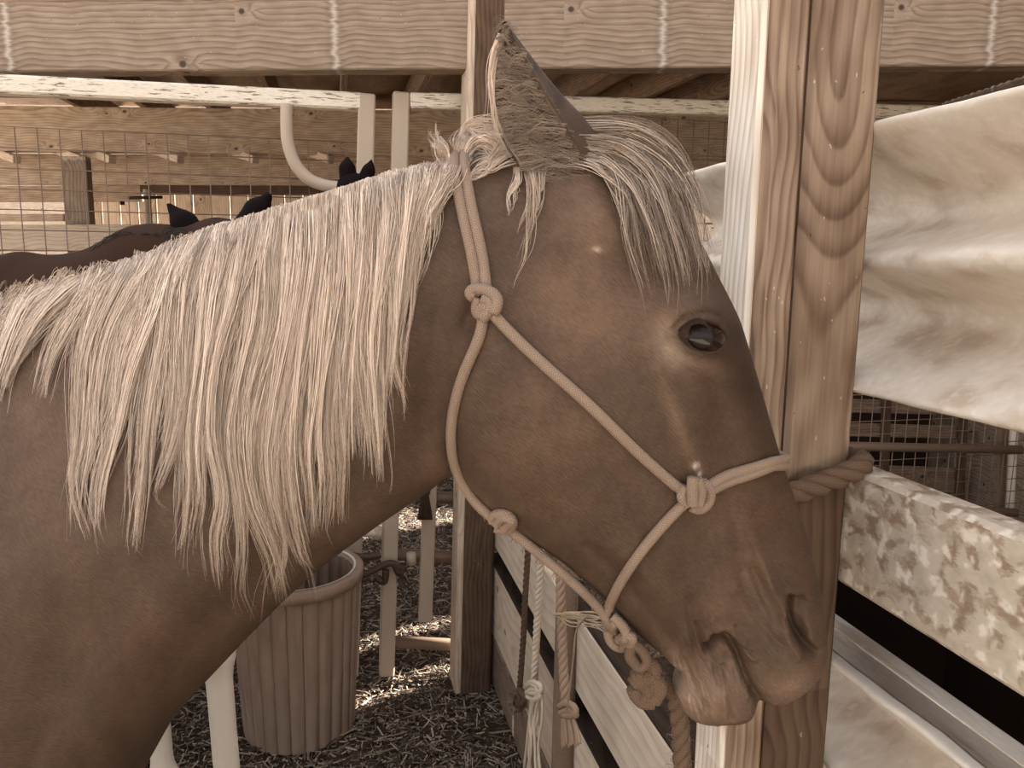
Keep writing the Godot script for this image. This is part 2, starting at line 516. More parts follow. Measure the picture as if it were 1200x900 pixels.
func polydist(p: Vector2, l: Array) -> float:
	var best := 1e9
	for i in l.size() - 1:
		var q := Geometry2D.get_closest_point_to_segment(p, l[i], l[i + 1])
		best = minf(best, p.distance_squared_to(q))
	return best
var LV := []
var BX := []
func detail(p: Vector2) -> float:
	var d := 0.0
	for b in BX:
		var q: Vector2 = p - b[0]
		if q.length_squared() > b[5]: continue
		var u: float = q.dot(b[1]) / b[2]
		var v: float = (q.x * -b[1].y + q.y * b[1].x) / b[3]
		d += b[4] * exp(-(u * u + v * v))
	for l in LV:
		if not (l[3] as Rect2).has_point(p): continue
		var e := polydist(p, l[0])
		d += l[2] * exp(-e / (l[1] * l[1]))
	# the opening of the eye: an almond cut into the socket
	var ex := (p - Vector2(818, 393)).rotated(-0.16)
	var al := pow(absf(ex.x) / 28.0, 1.5) + pow(absf(ex.y) / 17.5, 1.9)
	if al < 1.6: d -= 10.0 * (1.0 - smoothstep(0.6, 1.2, al))
	# fine wrinkles of the chin and the corner of the mouth
	var wq := p - Vector2(828, 778)
	var wr := wq.x * wq.x / 2600.0 + wq.y * wq.y / 5200.0
	if wr < 3.0: d += 2.6 * exp(-wr * wr) * (absf(WR.get_noise_2d(wq.x * 1.0 - wq.y * 0.30, wq.y * 0.16 + wq.x * 0.1)) - 0.25) * 2.0
	var wp := p - Vector2(892, 700)
	wr = wp.x * wp.x / 900.0 + wp.y * wp.y / 2600.0
	if wr < 3.0: d += 1.5 * exp(-wr * wr) * (absf(WR.get_noise_2d(wp.x - wp.y * 0.45, wp.y * 0.15)) - 0.25) * 2.0
	d += 0.5 * WR.get_noise_2d(p.x * 0.35, p.y * 0.35)
	return d * 0.001
var WR: FastNoiseLite
func prepare_details() -> void:
	WR = noise(91, 0.09, 2)
	for b in BUMPS:
		var m := maxf(b[2], b[3]) * 2.6
		BX.append([Vector2(b[0], b[1]), Vector2.from_angle(deg_to_rad(b[4])), float(b[2]), float(b[3]), float(b[5]), m * m])
	for l in LINES:
		var v := []
		var r := Rect2(Vector2(l[0][0][0], l[0][0][1]), Vector2.ZERO)
		for p in l[0]:
			v.append(Vector2(p[0], p[1]))
			r = r.expand(v[-1])
		LV.append([v, l[1], l[2], r.grow(l[1] * 2.6)])
# tints of the coat; the dark bridge of the nose is mostly painted shade: x, y, rx, ry, angle, colour, share
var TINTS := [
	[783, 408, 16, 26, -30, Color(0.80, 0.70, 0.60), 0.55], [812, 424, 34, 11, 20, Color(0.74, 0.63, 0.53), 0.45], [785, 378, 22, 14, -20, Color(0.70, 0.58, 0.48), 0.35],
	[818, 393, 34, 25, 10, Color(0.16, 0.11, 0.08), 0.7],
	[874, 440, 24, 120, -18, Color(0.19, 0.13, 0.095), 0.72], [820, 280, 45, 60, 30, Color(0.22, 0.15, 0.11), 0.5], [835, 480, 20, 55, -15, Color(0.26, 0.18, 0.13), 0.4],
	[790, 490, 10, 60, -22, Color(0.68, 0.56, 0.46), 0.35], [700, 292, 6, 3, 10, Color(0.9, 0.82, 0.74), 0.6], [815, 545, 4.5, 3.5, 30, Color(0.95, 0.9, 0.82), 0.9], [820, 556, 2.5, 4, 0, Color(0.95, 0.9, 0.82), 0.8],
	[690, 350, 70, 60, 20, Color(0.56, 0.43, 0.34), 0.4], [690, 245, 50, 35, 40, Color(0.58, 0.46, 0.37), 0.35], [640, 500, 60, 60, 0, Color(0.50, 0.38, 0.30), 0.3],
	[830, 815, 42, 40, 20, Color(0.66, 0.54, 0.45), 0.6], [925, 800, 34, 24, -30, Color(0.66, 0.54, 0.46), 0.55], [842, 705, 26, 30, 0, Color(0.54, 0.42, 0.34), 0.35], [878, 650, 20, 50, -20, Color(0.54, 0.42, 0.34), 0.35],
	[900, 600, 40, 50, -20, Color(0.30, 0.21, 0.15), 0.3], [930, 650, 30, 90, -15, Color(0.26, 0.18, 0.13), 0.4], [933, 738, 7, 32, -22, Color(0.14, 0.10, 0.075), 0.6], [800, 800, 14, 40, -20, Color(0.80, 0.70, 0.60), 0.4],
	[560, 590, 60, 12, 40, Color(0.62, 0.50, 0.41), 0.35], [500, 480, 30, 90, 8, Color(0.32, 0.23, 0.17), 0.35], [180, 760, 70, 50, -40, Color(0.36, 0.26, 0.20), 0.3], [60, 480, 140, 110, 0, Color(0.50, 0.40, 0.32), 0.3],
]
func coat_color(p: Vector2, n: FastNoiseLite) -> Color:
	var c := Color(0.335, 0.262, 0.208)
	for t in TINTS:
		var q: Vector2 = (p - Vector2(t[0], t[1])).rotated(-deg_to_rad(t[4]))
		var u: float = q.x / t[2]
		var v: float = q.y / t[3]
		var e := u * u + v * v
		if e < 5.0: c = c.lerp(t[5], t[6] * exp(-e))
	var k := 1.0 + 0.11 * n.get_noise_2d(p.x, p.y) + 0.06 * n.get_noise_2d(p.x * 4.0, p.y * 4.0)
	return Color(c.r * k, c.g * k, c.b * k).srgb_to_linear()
func section(s: float, sec: Array) -> Array:
	var k := sec.size()
	var j := clampi(int(s), 0, k - 2)
	var t := s - j
	var out := []
	for a in 8:
		var p0: float = sec[maxi(j - 1, 0)][a]
		var p1: float = sec[j][a]
		var p2: float = sec[j + 1][a]
		var p3: float = sec[mini(j + 2, k - 1)][a]
		out.append(0.5 * (2.0 * p1 + (p2 - p0) * t + (2.0 * p0 - 5.0 * p1 + 4.0 * p2 - p3) * t * t + (3.0 * p1 - p0 - 3.0 * p2 + p3) * t * t * t))
	return out
func ring_point(v: Array, th: float) -> Vector3:
	var t3 := at(v[0], v[1], v[5])
	var b3 := at(v[2], v[3], v[5])
	var c := cos(th)
	var s := sin(th)
	var pe: float = 1.0 / v[7]
	var along := signf(c) * pow(absf(c), pe) if pe < 1.0 else c
	var z: float = v[4] * signf(s) * pow(absf(s), 0.82) * (1.0 + v[6] * c)
	return (t3 + b3) * 0.5 + (t3 - b3) * (0.5 * along) + Vector3(0, 0, z)
# draw the middle outline in until the whole round body, near side and far, fills the photographed outline
func fit_sections() -> Array:
	var sec := SEC.duplicate(true)
	for it in 5:
		for i in sec.size():
			var v: Array = sec[i]
			var T := Vector2(SEC[i][0], SEC[i][1])
			var Bt := Vector2(SEC[i][2], SEC[i][3])
			if T.x < -300 or i >= sec.size() - 3: continue
			var dir := (T - Bt).normalized()
			var hi := -1e9
			var lo := 1e9
			for k in 48:
				var q := (proj(ring_point(v, TAU * k / 48.0)) - Bt).dot(dir)
				hi = maxf(hi, q)
				lo = minf(lo, q)
			var dh := T.distance_to(Bt) - hi
			var dl := -lo
			v[0] += dir.x * dh * 0.9
			v[1] += dir.y * dh * 0.9
			v[2] += dir.x * dl * 0.9
			v[3] += dir.y * dl * 0.9
	return sec
func main_horse() -> Node3D:
	prepare_details()
	var root := thing("horse", "chestnut horse with long pale mane and rope halter, standing in profile in front", "horse")
	var sec := fit_sections()
	var near := 150
	var far := 44
	var stops := []
	for i in sec.size() - 1:
		var a := Vector2(sec[i][0], sec[i][1]).distance_to(Vector2(sec[i + 1][0], sec[i + 1][1]))
		var b := Vector2(sec[i][2], sec[i][3]).distance_to(Vector2(sec[i + 1][2], sec[i + 1][3]))
		var m := clampi(int(maxf(a, b) / 3.6), 3, 26)
		if sec[i + 1][0] < 0: m = 12
		for k in m: stops.append(i + float(k) / m)
	stops.append(float(sec.size() - 1))
	var nz := noise(5, 0.012, 3)
	var rows := []
	var uvs := []
	var cols := []
	for s in stops:
		var v := section(s, sec)
		var row := []
		var uv := []
		var col := []
		var ends: float = smoothstep(float(sec.size()) - 1.0, float(sec.size()) - 1.9, s)
		for k in near + far:
			var th: float
			if k < near: th = PI * (k + 0.0) / near
			else: th = PI + PI * float(k - near) / far
			var p := ring_point(v, th)
			var mz: float = v[5]
			var q := p if k < near else Vector3(p.x, p.y, -mz + absf(p.z + mz))
			var px := proj(q)
			var d := 0.0
			if s > 2.5:
				var m := smoothstep(0.0, 0.30, absf(sin(th))) * ends
				d = detail(px) * m
			p.z += d if k < near else -d
			var nw := exp(-px.distance_squared_to(Vector2(893, 830)) / 150.0)   # the gap between the lips
			if nw > 0.01: p += Vector3(-0.011, 0.0195, 0.0) * nw
			row.append(p)
			uv.append(Vector2(p.x / 0.16, -p.y / 0.16))
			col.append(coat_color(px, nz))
		rows.append(row)
		uvs.append(uv)
		cols.append(col)
	for e in [0, rows.size() - 1]:
		var m := Vector3.ZERO
		for p in rows[e]: m += p
		m /= rows[e].size()
		var cap := []
		for p in rows[e]: cap.append(m)
		if e == 0:
			rows.push_front(cap); uvs.push_front(uvs[0]); cols.push_front(cols[0])
		else:
			cap = []
			m = Vector3.ZERO
			for p in rows[-1]: m += p
			m /= rows[-1].size()
			for p in rows[-1]: cap.append(m)
			rows.append(cap); uvs.append(uvs[-1]); cols.append(cols[-1])
	# how far the near side of the horse lies from the eye, for laying hair and rope on it
	DEPTH.resize(EW * EH)
	DEPTH.fill(9.0)
	for r in range(1, rows.size() - 2, 1):
		for k in range(0, near, 2):
			var a: Vector3 = rows[r][k]
			var b: Vector3 = rows[r][mini(k + 2, near)]
			var c: Vector3 = rows[r + 1][k]
			for f in [0.0, 0.5]:
				var q: Vector3 = a.lerp(b, f)
				var e: Vector3 = c
				for g in [0.0, 0.5]:
					var w: Vector3 = q.lerp(e + (b - a) * f, g)
					var p := proj(w)
					var ix := int((p.x + 80.0) / ECELL)
					var iy := int((p.y + 80.0) / ECELL)
					if ix >= 0 and iy >= 0 and ix < EW and iy < EH:
						DEPTH[iy * EW + ix] = minf(DEPTH[iy * EW + ix], -w.z)
	for pass_ in 4:     # close pinholes and carry the edge a little outwards
		var copy := DEPTH.duplicate()
		for iy in range(1, EH - 1):
			for ix in range(1, EW - 1):
				if copy[iy * EW + ix] < 8.0: continue
				var sum := 0.0
				var cnt := 0
				for j in [-1, 0, 1]:
					for i in [-1, 0, 1]:
						var w: float = copy[(iy + j) * EW + ix + i]
						if w < 8.0:
							sum += w
							cnt += 1
				if cnt >= 2: DEPTH[iy * EW + ix] = sum / cnt
	var st := begin()
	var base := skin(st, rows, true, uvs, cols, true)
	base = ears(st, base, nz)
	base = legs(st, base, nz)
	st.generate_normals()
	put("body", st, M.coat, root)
	# eye
	var zc := depth(818, 393, 0.64)
	var ep := at(816, 394, zc + 0.0180)
	var sp := SphereMesh.new()
	sp.radius = 0.0235
	sp.height = 0.047
	sp.radial_segments = 48
	sp.rings = 24
	var e := put("eye", sp, M.eyeball, root)
	e.position = ep
	var e2 := put("eye", sp, M.eyeball, root)
	e2.position = Vector3(ep.x, ep.y, -0.70 - (0.70 + ep.z))
	var ls := begin()
	var lb := 0
	for k in 26:
		var u := k / 25.0
		var q := Vector2(796 + 42 * u, 385 - 12 * sin(u * PI))
		var zz := depth(q.x, q.y, 0.63) - 0.001
		var a := at(q.x, q.y, zz)
		var tip := at(q.x + (u - 0.35) * 5.0, q.y + 7.0, zz - 0.009)
		lb = tube(ls, [a, (a + tip) * 0.5 + Vector3(0, -0.0016, 0.001), tip], [0.0005, 0.0004, 0.0001], 4, lb)
	ls.generate_normals()
	tag(put("eyelashes", ls, M.lash, root), "", "", "", "stuff")
	return root
func depth(px: float, py: float, other := 0.70) -> float:
	var fx := (px + 80.0) / ECELL - 0.5
	var fy := (py + 80.0) / ECELL - 0.5
	var ix := int(floor(fx))
	var iy := int(floor(fy))
	if ix < 0 or iy < 0 or ix >= EW - 1 or iy >= EH - 1: return other
	var tot := 0.0
	var sum := 0.0
	for j in 2:
		for i in 2:
			var w: float = (fx - ix if i == 1 else 1.0 - fx + ix) * (fy - iy if j == 1 else 1.0 - fy + iy)
			var d := DEPTH[(iy + j) * EW + ix + i]
			if d < 8.0:
				sum += d * w
				tot += w
	return sum / tot if tot > 0.001 else other

# y, left rim x, right rim x, right bulge x
var EAR := [[25, 591, 592.5, 593], [34, 586, 597, 599], [50, 580, 606, 611], [80, 575, 622, 634], [110, 576, 639, 659], [140, 582, 657, 687], [170, 594, 675, 708], [200, 612, 690, 724], [230, 634, 704, 738], [262, 655, 712, 740]]
func ears(st: SurfaceTool, base: int, nz: FastNoiseLite) -> int:
	var rows_i := spline(EAR.map(func(e): return Vector4(e[0], e[1], e[2], e[3])), 44)
	for side in 2:
		var rows := []
		var cols := []
		for r in rows_i.size():
			var e: Vector4 = rows_i[r]
			var f := float(r) / (rows_i.size() - 1)
			var zc := 0.640 + 0.030 * smoothstep(0.72, 1.0, f)
			var wd := (e.w - e.y) / FP * zc
			var row := []
			var col := []
			var n := 15
			# inside of the cup from the left rim to the right rim, then back round the outside
			for k in n:
				var u := float(k) / (n - 1)
				var x := lerpf(e.y + 1.5, e.z - 1.0, u)
				var bulge: float = sin(u * PI)
				row.append([x, zc + bulge * wd * 0.34 * (1.0 - smoothstep(0.7, 1.0, f) * 0.9) + 0.002, 0.47 + 0.03 * (1.0 - bulge)])
			for k in n + 6:
				var u := 1.0 - float(k) / (n + 5)
				var x := lerpf(e.y, e.w, sin(u * PI * 0.5) if u > 0 else 0.0)
				if u > 0.72: x = lerpf(e.w, e.z, smoothstep(0.72, 1.0, u))
				var zz := zc + sin(u * PI) * wd * 0.62 + 0.0005
				row.append([x, zz, 0.31])
			var pts := []
			for q in row:
				var p := at(q[0], e.x, q[1])
				if side == 1:
					p.z = -0.70 - (0.70 + p.z) 
					p.x += 0.01
					p.y -= 0.012
				pts.append(p)
				var k2: float = q[2] * (1.0 + 0.25 * nz.get_noise_2d(q[0] * 4.0, e.x * 1.5))
				col.append(Color(k2, k2 * (0.785 if q[2] < 0.4 else 0.82), k2 * (0.62 if q[2] < 0.4 else 0.68)).srgb_to_linear())
			rows.append(pts)
			cols.append(col)
		base = skin(st, rows, true, [], cols, side == 0, base)
	return base
func legs(st: SurfaceTool, base: int, nz: FastNoiseLite) -> int:
	var c := Color(0.335, 0.262, 0.208).srgb_to_linear()
	var w := Color(0.8, 0.74, 0.66).srgb_to_linear()
	for l in [[-0.80, -0.70, 1], [-0.86, -0.99, 1], [-1.85, -0.74, 0], [-1.95, -1.06, 0]]:
		var prof := [[1.15, 0.14], [0.95, 0.105], [0.75, 0.075], [0.60, 0.058], [0.52, 0.062], [0.46, 0.046], [0.30, 0.034], [0.18, 0.036], [0.13, 0.044], [0.085, 0.040], [0.06, 0.055], [0.0, 0.066]]
		var rows := []
		var cols := []
		for e in prof:
			var row := []
			var col := []
			var back: float = 0.0 if l[2] == 1 else (-0.09 * exp(-pow((e[0] - 0.56) / 0.22, 2.0)) + 0.05 * smoothstep(0.6, 1.1, e[0]))
			for k in 18:
				var a := TAU * k / 18.0
				row.append(Vector3(l[0] + back + cos(a) * e[1] * 1.1, e[0], l[1] + sin(a) * e[1]))
				col.append(c if e[0] > 0.3 else (w if e[0] > 0.07 else Color(0.06, 0.04, 0.03)))
			rows.append(row)
			cols.append(col)
		base = skin(st, rows, true, [], cols, false, base)
	return base

# ---------------------------------------------------------------- hair
var HV := PackedVector3Array()
var HN := PackedVector3Array()
var HC := PackedColorArray()
var HI := PackedInt32Array()
func hair_begin() -> void:
	HV = PackedVector3Array(); HN = PackedVector3Array(); HC = PackedColorArray(); HI = PackedInt32Array()
func hair_mesh() -> ArrayMesh:
	var a := []
	a.resize(Mesh.ARRAY_MAX)
	a[Mesh.ARRAY_VERTEX] = HV
	a[Mesh.ARRAY_NORMAL] = HN
	a[Mesh.ARRAY_COLOR] = HC
	a[Mesh.ARRAY_INDEX] = HI
	var m := ArrayMesh.new()
	m.add_surface_from_arrays(Mesh.PRIMITIVE_TRIANGLES, a)
	return m
func strand(p: PackedVector3Array, rad: float, col: Color) -> void:
	var n := p.size()
	var b := HV.size()
	for i in n:
		var t := (p[mini(i + 1, n - 1)] - p[maxi(i - 1, 0)]).normalized()
		var x := t.cross(Vector3(0.13, 0.05, 1.0)).normalized()
		var y := x.cross(t)
		var r := rad * clampf(float(n - i) / (n * 0.55), 0.12, 1.0)
		for k in 3:
			var d := x * cos(TAU * k / 3.0 + 0.5) + y * sin(TAU * k / 3.0 + 0.5)
			HV.append(p[i] + d * r)
			HN.append(d)
			HC.append(col)
		if i > 0:
			for k in 3:
				var a := b + (i - 1) * 3 + k
				var c := b + (i - 1) * 3 + (k + 1) % 3
				HI.append(a); HI.append(c); HI.append(a + 3)
				HI.append(c); HI.append(c + 3); HI.append(a + 3)
# strands that follow a guide drawn in the picture, laid on the horse's near side; they gather into wisps towards the tips
func lock(guide: Array, n: int, sp0: float, sp1: float, sp2: float, lift: Vector2, tone: Vector2, rad := 0.0003, fixed := 0.0, segs := 15, per := 11, over := false) -> void:
	var g := []
	for p in guide: g.append(Vector2(p[0], p[1]))
	var path := spline(g, 40)
	var rc := 0.0
	var rt := 0.0
	var reach_c := 1.0
	var wv := 0.0
	var wl := 1.0
	var wa := 1.0
	var up_c := 0.0
	var kc := 1.0
	for s in n:
		if s % per == 0:
			rc = rng.randfn(0.0, 0.55)
			rt = rng.randfn(0.0, 0.6)
			reach_c = clampf(1.08 - absf(rng.randfn(0.0, 0.32)), 0.35, 1.06)
			wv = rng.randf() * TAU
			wl = rng.randf_range(0.8, 2.2)
			wa = rng.randf_range(0.4, 2.6)
			up_c = rng.randf()
			kc = rng.randf_range(-0.07, 0.07)
		var rs := rng.randfn(0.0, 0.5)
		var rr := rng.randfn(0.0, 0.5)
		var reach := clampf(reach_c - absf(rng.randfn(0.0, 0.17)), 0.3, 1.05)
		var up := lerpf(lift.x, lift.y, clampf(up_c + rng.randfn(0.0, 0.12), 0.0, 1.0))
		var w2 := rng.randf() * TAU
		var a2 := rng.randf_range(0.2, 1.1)
		var stray := rng.randf() < 0.05
		var pts := PackedVector3Array()
		var zs := PackedFloat32Array()
		var ps := []
		for i in segs:
			var t := float(i) / (segs - 1)
			var f := t * reach * 39.0
			var j := mini(int(f), 38)
			var c: Vector2 = path[j].lerp(path[j + 1], f - j)
			var tg: Vector2 = (path[mini(j + 1, 39)] - path[maxi(j - 1, 0)]).normalized()
			var side := Vector2(-tg.y, tg.x)
			var sp := lerpf(lerpf(sp0, sp1, minf(t * 2.2, 1.0)), sp2, smoothstep(0.45, 1.0, t * reach))
			var own := lerpf(0.75, 0.16, smoothstep(0.05, 0.9, t))
			var o := (lerpf(rc, rt, smoothstep(0.2, 0.9, t)) + rs * own) * sp
			o += sin(wv + t * TAU * wl) * wa * (0.2 + t * 1.3) + sin(w2 + t * 9.0) * a2 * (0.2 + t)
			if stray: o += rr * 16.0 * t * t
			if over: side = (Vector2(-0.94, 0.34)).lerp(side, smoothstep(0.0, 0.3, t))
			c += side * o
			if over: c.y += (6.0 * absf(rs) + (3.0 if i == 0 else 0.0)) * maxf(0.0, 1.0 - t * 5.0)
			ps.append(c)
			zs.append(fixed if fixed > 0.0 else depth(c.x, c.y, 0.70))
		if over: zs[0] = zs[1] + 0.012
		for k in 2:
			for i in range(1, segs - 1): zs[i] = minf(zs[i], (zs[i - 1] + zs[i] * 2.0 + zs[i + 1]) * 0.25 + 0.001)
		for i in segs:
			var t := float(i) / (segs - 1)
			pts.append(at(ps[i].x, ps[i].y, zs[i] - up * (0.25 + 0.75 * minf(1.0, t * 4.0)) * (1.0 - 0.55 * t)))
		var k3 := clampf(lerpf(tone.x, tone.y, rng.randf()) + kc, 0.05, 1.0)
		strand(pts, rad * rng.randf_range(0.7, 1.3), Color(k3, k3 * (0.80 + 0.11 * k3), k3 * (0.63 + 0.19 * k3)).srgb_to_linear())

func mane(root: Node3D) -> void:
	rng.seed = 77
	hair_begin()
	var L := Vector2(0.002, 0.016)
	var T := Vector2(0.62, 0.84)
	# guides from the crest down, as the locks hang
	var G := [
		[[-70, 368], [-110, 410], [-140, 470], [-150, 520]],
		[[-20, 352], [-60, 380], [-95, 430], [-110, 500]],
		[[14, 346], [-8, 370], [-32, 410], [-44, 452]],
		[[40, 338], [14, 362], [-4, 398], [-10, 440]],
		[[70, 328], [44, 350], [18, 392], [2, 440], [-2, 470]],
		[[100, 318], [72, 342], [40, 380], [14, 420], [4, 452]],
		[[128, 308], [104, 340], [84, 376], [62, 420], [50, 462]],
		[[150, 300], [126, 340], [108, 390], [100, 450], [96, 520], [90, 570], [104, 622]],
		[[168, 294], [146, 336], [122, 392], [110, 460], [102, 520], [92, 560], [88, 606]],
		[[188, 288], [166, 336], [140, 400], [128, 470], [122, 530], [116, 590]],
		[[205, 280], [188, 320], [172, 368], [150, 430], [134, 500], [116, 560], [112, 612]],
		[[222, 272], [204, 310], [196, 350], [190, 400], [176, 470], [168, 540], [164, 590], [158, 640]],
		[[234, 268], [214, 312], [202, 360], [200, 420], [196, 480], [190, 520]],
		[[248, 262], [228, 310], [220, 360], [214, 420], [210, 480], [196, 540], [184, 575]],
		[[262, 258], [250, 310], [240, 370], [232, 440], [226, 500], [222, 560], [216, 605]],
		[[278, 254], [262, 310], [248, 380], [236, 450], [230, 520], [232, 580], [222, 640]],
		[[296, 248], [284, 300], [272, 360], [256, 430], [250, 510], [262, 580], [254, 630], [258, 680]],
		[[314, 242], [306, 300], [298, 370], [282, 440], [270, 510], [276, 580], [282, 640], [280, 690]],
		[[330, 238], [324, 300], [318, 380], [300, 450], [288, 520], [296, 590], [320, 650], [332, 700]],
		[[348, 232], [344, 300], [334, 380], [318, 460], [310, 530], [318, 590], [330, 640], [322, 684]],
		[[364, 228], [362, 300], [352, 380], [340, 460], [334, 530], [340, 600], [354, 650], [364, 668]],
		[[380, 222], [378, 290], [370, 370], [362, 450], [358, 520], [362, 570], [366, 620]],
		[[396, 217], [394, 290], [388, 370], [382, 440], [376, 510], [382, 560], [378, 612]],
		[[412, 212], [410, 280], [406, 350], [400, 420], [396, 490], [398, 540], [396, 606]],
		[[428, 207], [426, 270], [424, 340], [420, 410], [418, 470], [420, 530]],
		[[444, 202], [442, 262], [438, 330], [434, 400], [436, 460], [440, 510], [444, 556]],
		[[460, 198], [458, 250], [452, 310], [446, 370], [444, 430], [440, 490]],
		[[476, 194], [472, 240], [466, 290], [458, 350], [454, 410], [450, 460]],
		[[492, 191], [488, 226], [480, 270], [472, 320], [466, 370], [462, 420], [474, 466]],
		[[508, 189], [502, 216], [494, 246], [484, 290], [474, 340], [468, 390]],
		[[522, 188], [514, 208], [502, 236], [490, 270], [480, 310], [472, 350], [466, 440]],
	]
	for i in G.size():
		lock(G[i], 400, 17.0, 15.0, 7.0, L, T, 0.0003, 0.0, 14, 13, true)
		# a few tighter wisps within each lock, ending at different heights
		var g: Array = G[i].duplicate(true)
		var dx := rng.randf_range(-8.0, 8.0)
		for k in g.size(): g[k] = [g[k][0] + dx + rng.randf_range(-2, 2), g[k][1]]
		lock(g, 70, 11.0, 8.0, 4.0, L + Vector2(0.006, 0.006), Vector2(0.72, 0.92), 0.0003, 0.0, 14, 14, true)
		if i > 4:      # long thin ends
			var g3: Array = G[i].duplicate(true)
			for k in g3.size(): g3[k] = [g3[k][0] + rng.randf_range(-5, 5), g3[k][1]]
			g3.append([g3[-1][0] + rng.randf_range(-8, 12), g3[-1][1] + rng.randf_range(14, 44)])
			lock(g3, 22, 16.0, 14.0, 10.0, L, Vector2(0.66, 0.88), 0.00026, 0.0, 16, 5, true)
		if i % 2 == 0 and i > 5:
			var g2: Array = G[i].duplicate(true)
			g2.resize(maxi(4, g2.size() - 2))
			for k in g2.size(): g2[k] = [g2[k][0] - dx * 1.2, g2[k][1]]
			lock(g2, 70, 11.0, 8.0, 4.0, L + Vector2(0.007, 0.007), Vector2(0.60, 0.80), 0.0003, 0.0, 14, 14, true)
	# the tuft before the halter's crownpiece and the hair swept behind the ear
	for k in 5:
		lock([[532 - k * 3, 190], [522 - k * 3, 172], [514 - k * 2, 156 - k], [510 + k * 3, 142]], 9, 5, 8, 10, Vector2(0.0, 0.008), Vector2(0.68, 0.88), 0.0002)
	lock([[510, 166], [522, 178], [528, 192], [530, 206]], 40, 8, 6, 4, Vector2(0.004, 0.012), Vector2(0.7, 0.9), 0.00025)
	for k in 6:
		lock([[590, 160 + k * 2], [572, 158 + k], [556, 166], [546, 184], [548, 206]], 40, 16, 12, 3, Vector2(0.004, 0.014), Vector2(0.66, 0.88), 0.0003)
	lock([[596, 172], [580, 184], [564, 196], [548, 209]], 120, 12, 9, 3, Vector2(0.006, 0.016), Vector2(0.66, 0.86))
	lock([[588, 158], [566, 150], [548, 150], [540, 172], [546, 202]], 90, 12, 10, 4, Vector2(0.004, 0.014), Vector2(0.68, 0.9), 0.0003)
	for k in 10:
		lock([[549, 190], [543 - k, 168], [541 + k * 2, 150], [540 + k * 4, 134 - k]], 8, 4, 6, 8, Vector2(0.0, 0.008), Vector2(0.68, 0.9), 0.0002)
	put("mane", hair_mesh(), M.hair, root).set_meta("kind", "stuff")
	# forelock: over the forehead, hanging past the eye, and wisps below the ear
	hair_begin()
	var FL := Vector2(0.004, 0.022)
	var FT := Vector2(0.36, 0.58)
	var F := [
		[[664, 172], [708, 176], [738, 196], [750, 226], [756, 262], [764, 310]],
		[[664, 168], [712, 172], [744, 194], [760, 222], [770, 256], [780, 300], [790, 336]],
		[[662, 164], [718, 168], [754, 192], [772, 222], [784, 258], [796, 296], [804, 330]],
		[[660, 160], [724, 164], [764, 186], [784, 212], [798, 250], [810, 286], [816, 316]],
		[[658, 157], [730, 160], [770, 180], [796, 212], [810, 250], [820, 290], [828, 322]],
		[[656, 155], [734, 158], [776, 178], [804, 214], [818, 254], [828, 296]],
		[[668, 178], [704, 186], [726, 212], [740, 246], [746, 286], [758, 330]],
		[[666, 175], [710, 178], [740, 206], [754, 240], [768, 280], [778, 322]],
	]
	for i in F.size():
		lock(F[i], 170, 7, 13, 11, FL, FT, 0.0003, 0.0, 15, 12)
		var fw: Array = F[i].duplicate(true)
		fw.append([fw[-1][0] + rng.randf_range(-2, 10), fw[-1][1] + 34])
		lock(fw, 24, 8, 14, 6, FL, Vector2(0.5, 0.72), 0.00024, 0.0, 16, 4)
		lock(F[i], 40, 8, 12, 6, FL + Vector2(0.004, 0.004), Vector2(0.56, 0.76), 0.0003, 0.0, 15, 10)
	lock([[628, 196], [630, 224], [624, 258], [612, 292], [602, 318], [600, 342]], 70, 9, 10, 3, Vector2(0.002, 0.01), Vector2(0.55, 0.76))
	lock([[606, 196], [604, 216], [598, 236], [594, 254]], 34, 5, 5, 2, Vector2(0.002, 0.006), Vector2(0.62, 0.82))
	lock([[616, 200], [618, 226], [612, 256], [606, 276]], 16, 5, 6, 3, Vector2(0.002, 0.006), Vector2(0.6, 0.8))
	put("forelock", hair_mesh(), M.hair, root).set_meta("kind", "stuff")
	# hair in the ear and along its rim
	hair_begin()
	var er := spline(EAR.map(func(q): return Vector4(q[0], q[1], q[2], q[3])), 60)
	for k in range(6, 52):
		var q: Vector4 = er[k]
		var w := q.z - q.y
		var side := 1.0 if k % 3 else -1.0
		var x0 := q.y + 2.0 if side > 0 else q.z - 3.0
		lock([[x0, q.x], [x0 + side * w * 0.25, q.x - 3], [x0 + side * w * 0.5, q.x], [x0 + side * w * 0.8, q.x + 9]], 26, 8, 9, 7, Vector2(0.0, 0.003), Vector2(0.46, 0.56), 0.00018, 0.640 + 0.006 * rng.randf(), 9, 4)
	lock([[587, 40], [580, 58], [575, 90], [578, 126], [590, 164], [610, 198]], 70, 3, 4, 5, Vector2(0.0, 0.003), Vector2(0.6, 0.85), 0.0003, 0.641)
	put("ear_hair", hair_mesh(), M.hair, root).set_meta("kind", "stuff")
	# whiskers and the fringe of hair under the jaw
	hair_begin()
	for k in 60:
		var u := rng.randf()
		var q := Vector2(560, 590).lerp(Vector2(790, 782), u)
		q.y += sin(u * PI) * 2.0
		lock([[q.x + 6, q.y - 8], [q.x, q.y], [q.x - 5, q.y + 8 + rng.randf() * 5]], 5, 6, 6, 4, Vector2(0.0, 0.002), Vector2(0.40, 0.62), 0.00035, 0.69, 6)
	for k in 0:
		var q := Vector2(796 + rng.randf() * 60, 800 + rng.randf() * 46)
		var a := rng.randf_range(1.7, 3.0)
		lock([[q.x, q.y], [q.x + cos(a) * 10, q.y + sin(a) * 9], [q.x + cos(a) * 20, q.y + sin(a) * 20]], 1, 0, 0, 0, Vector2(0.0, 0.004), Vector2(0.5, 0.66), 0.00016, 0.0, 6)
	put("whiskers", hair_mesh(), M.hair, root).set_meta("kind", "stuff")

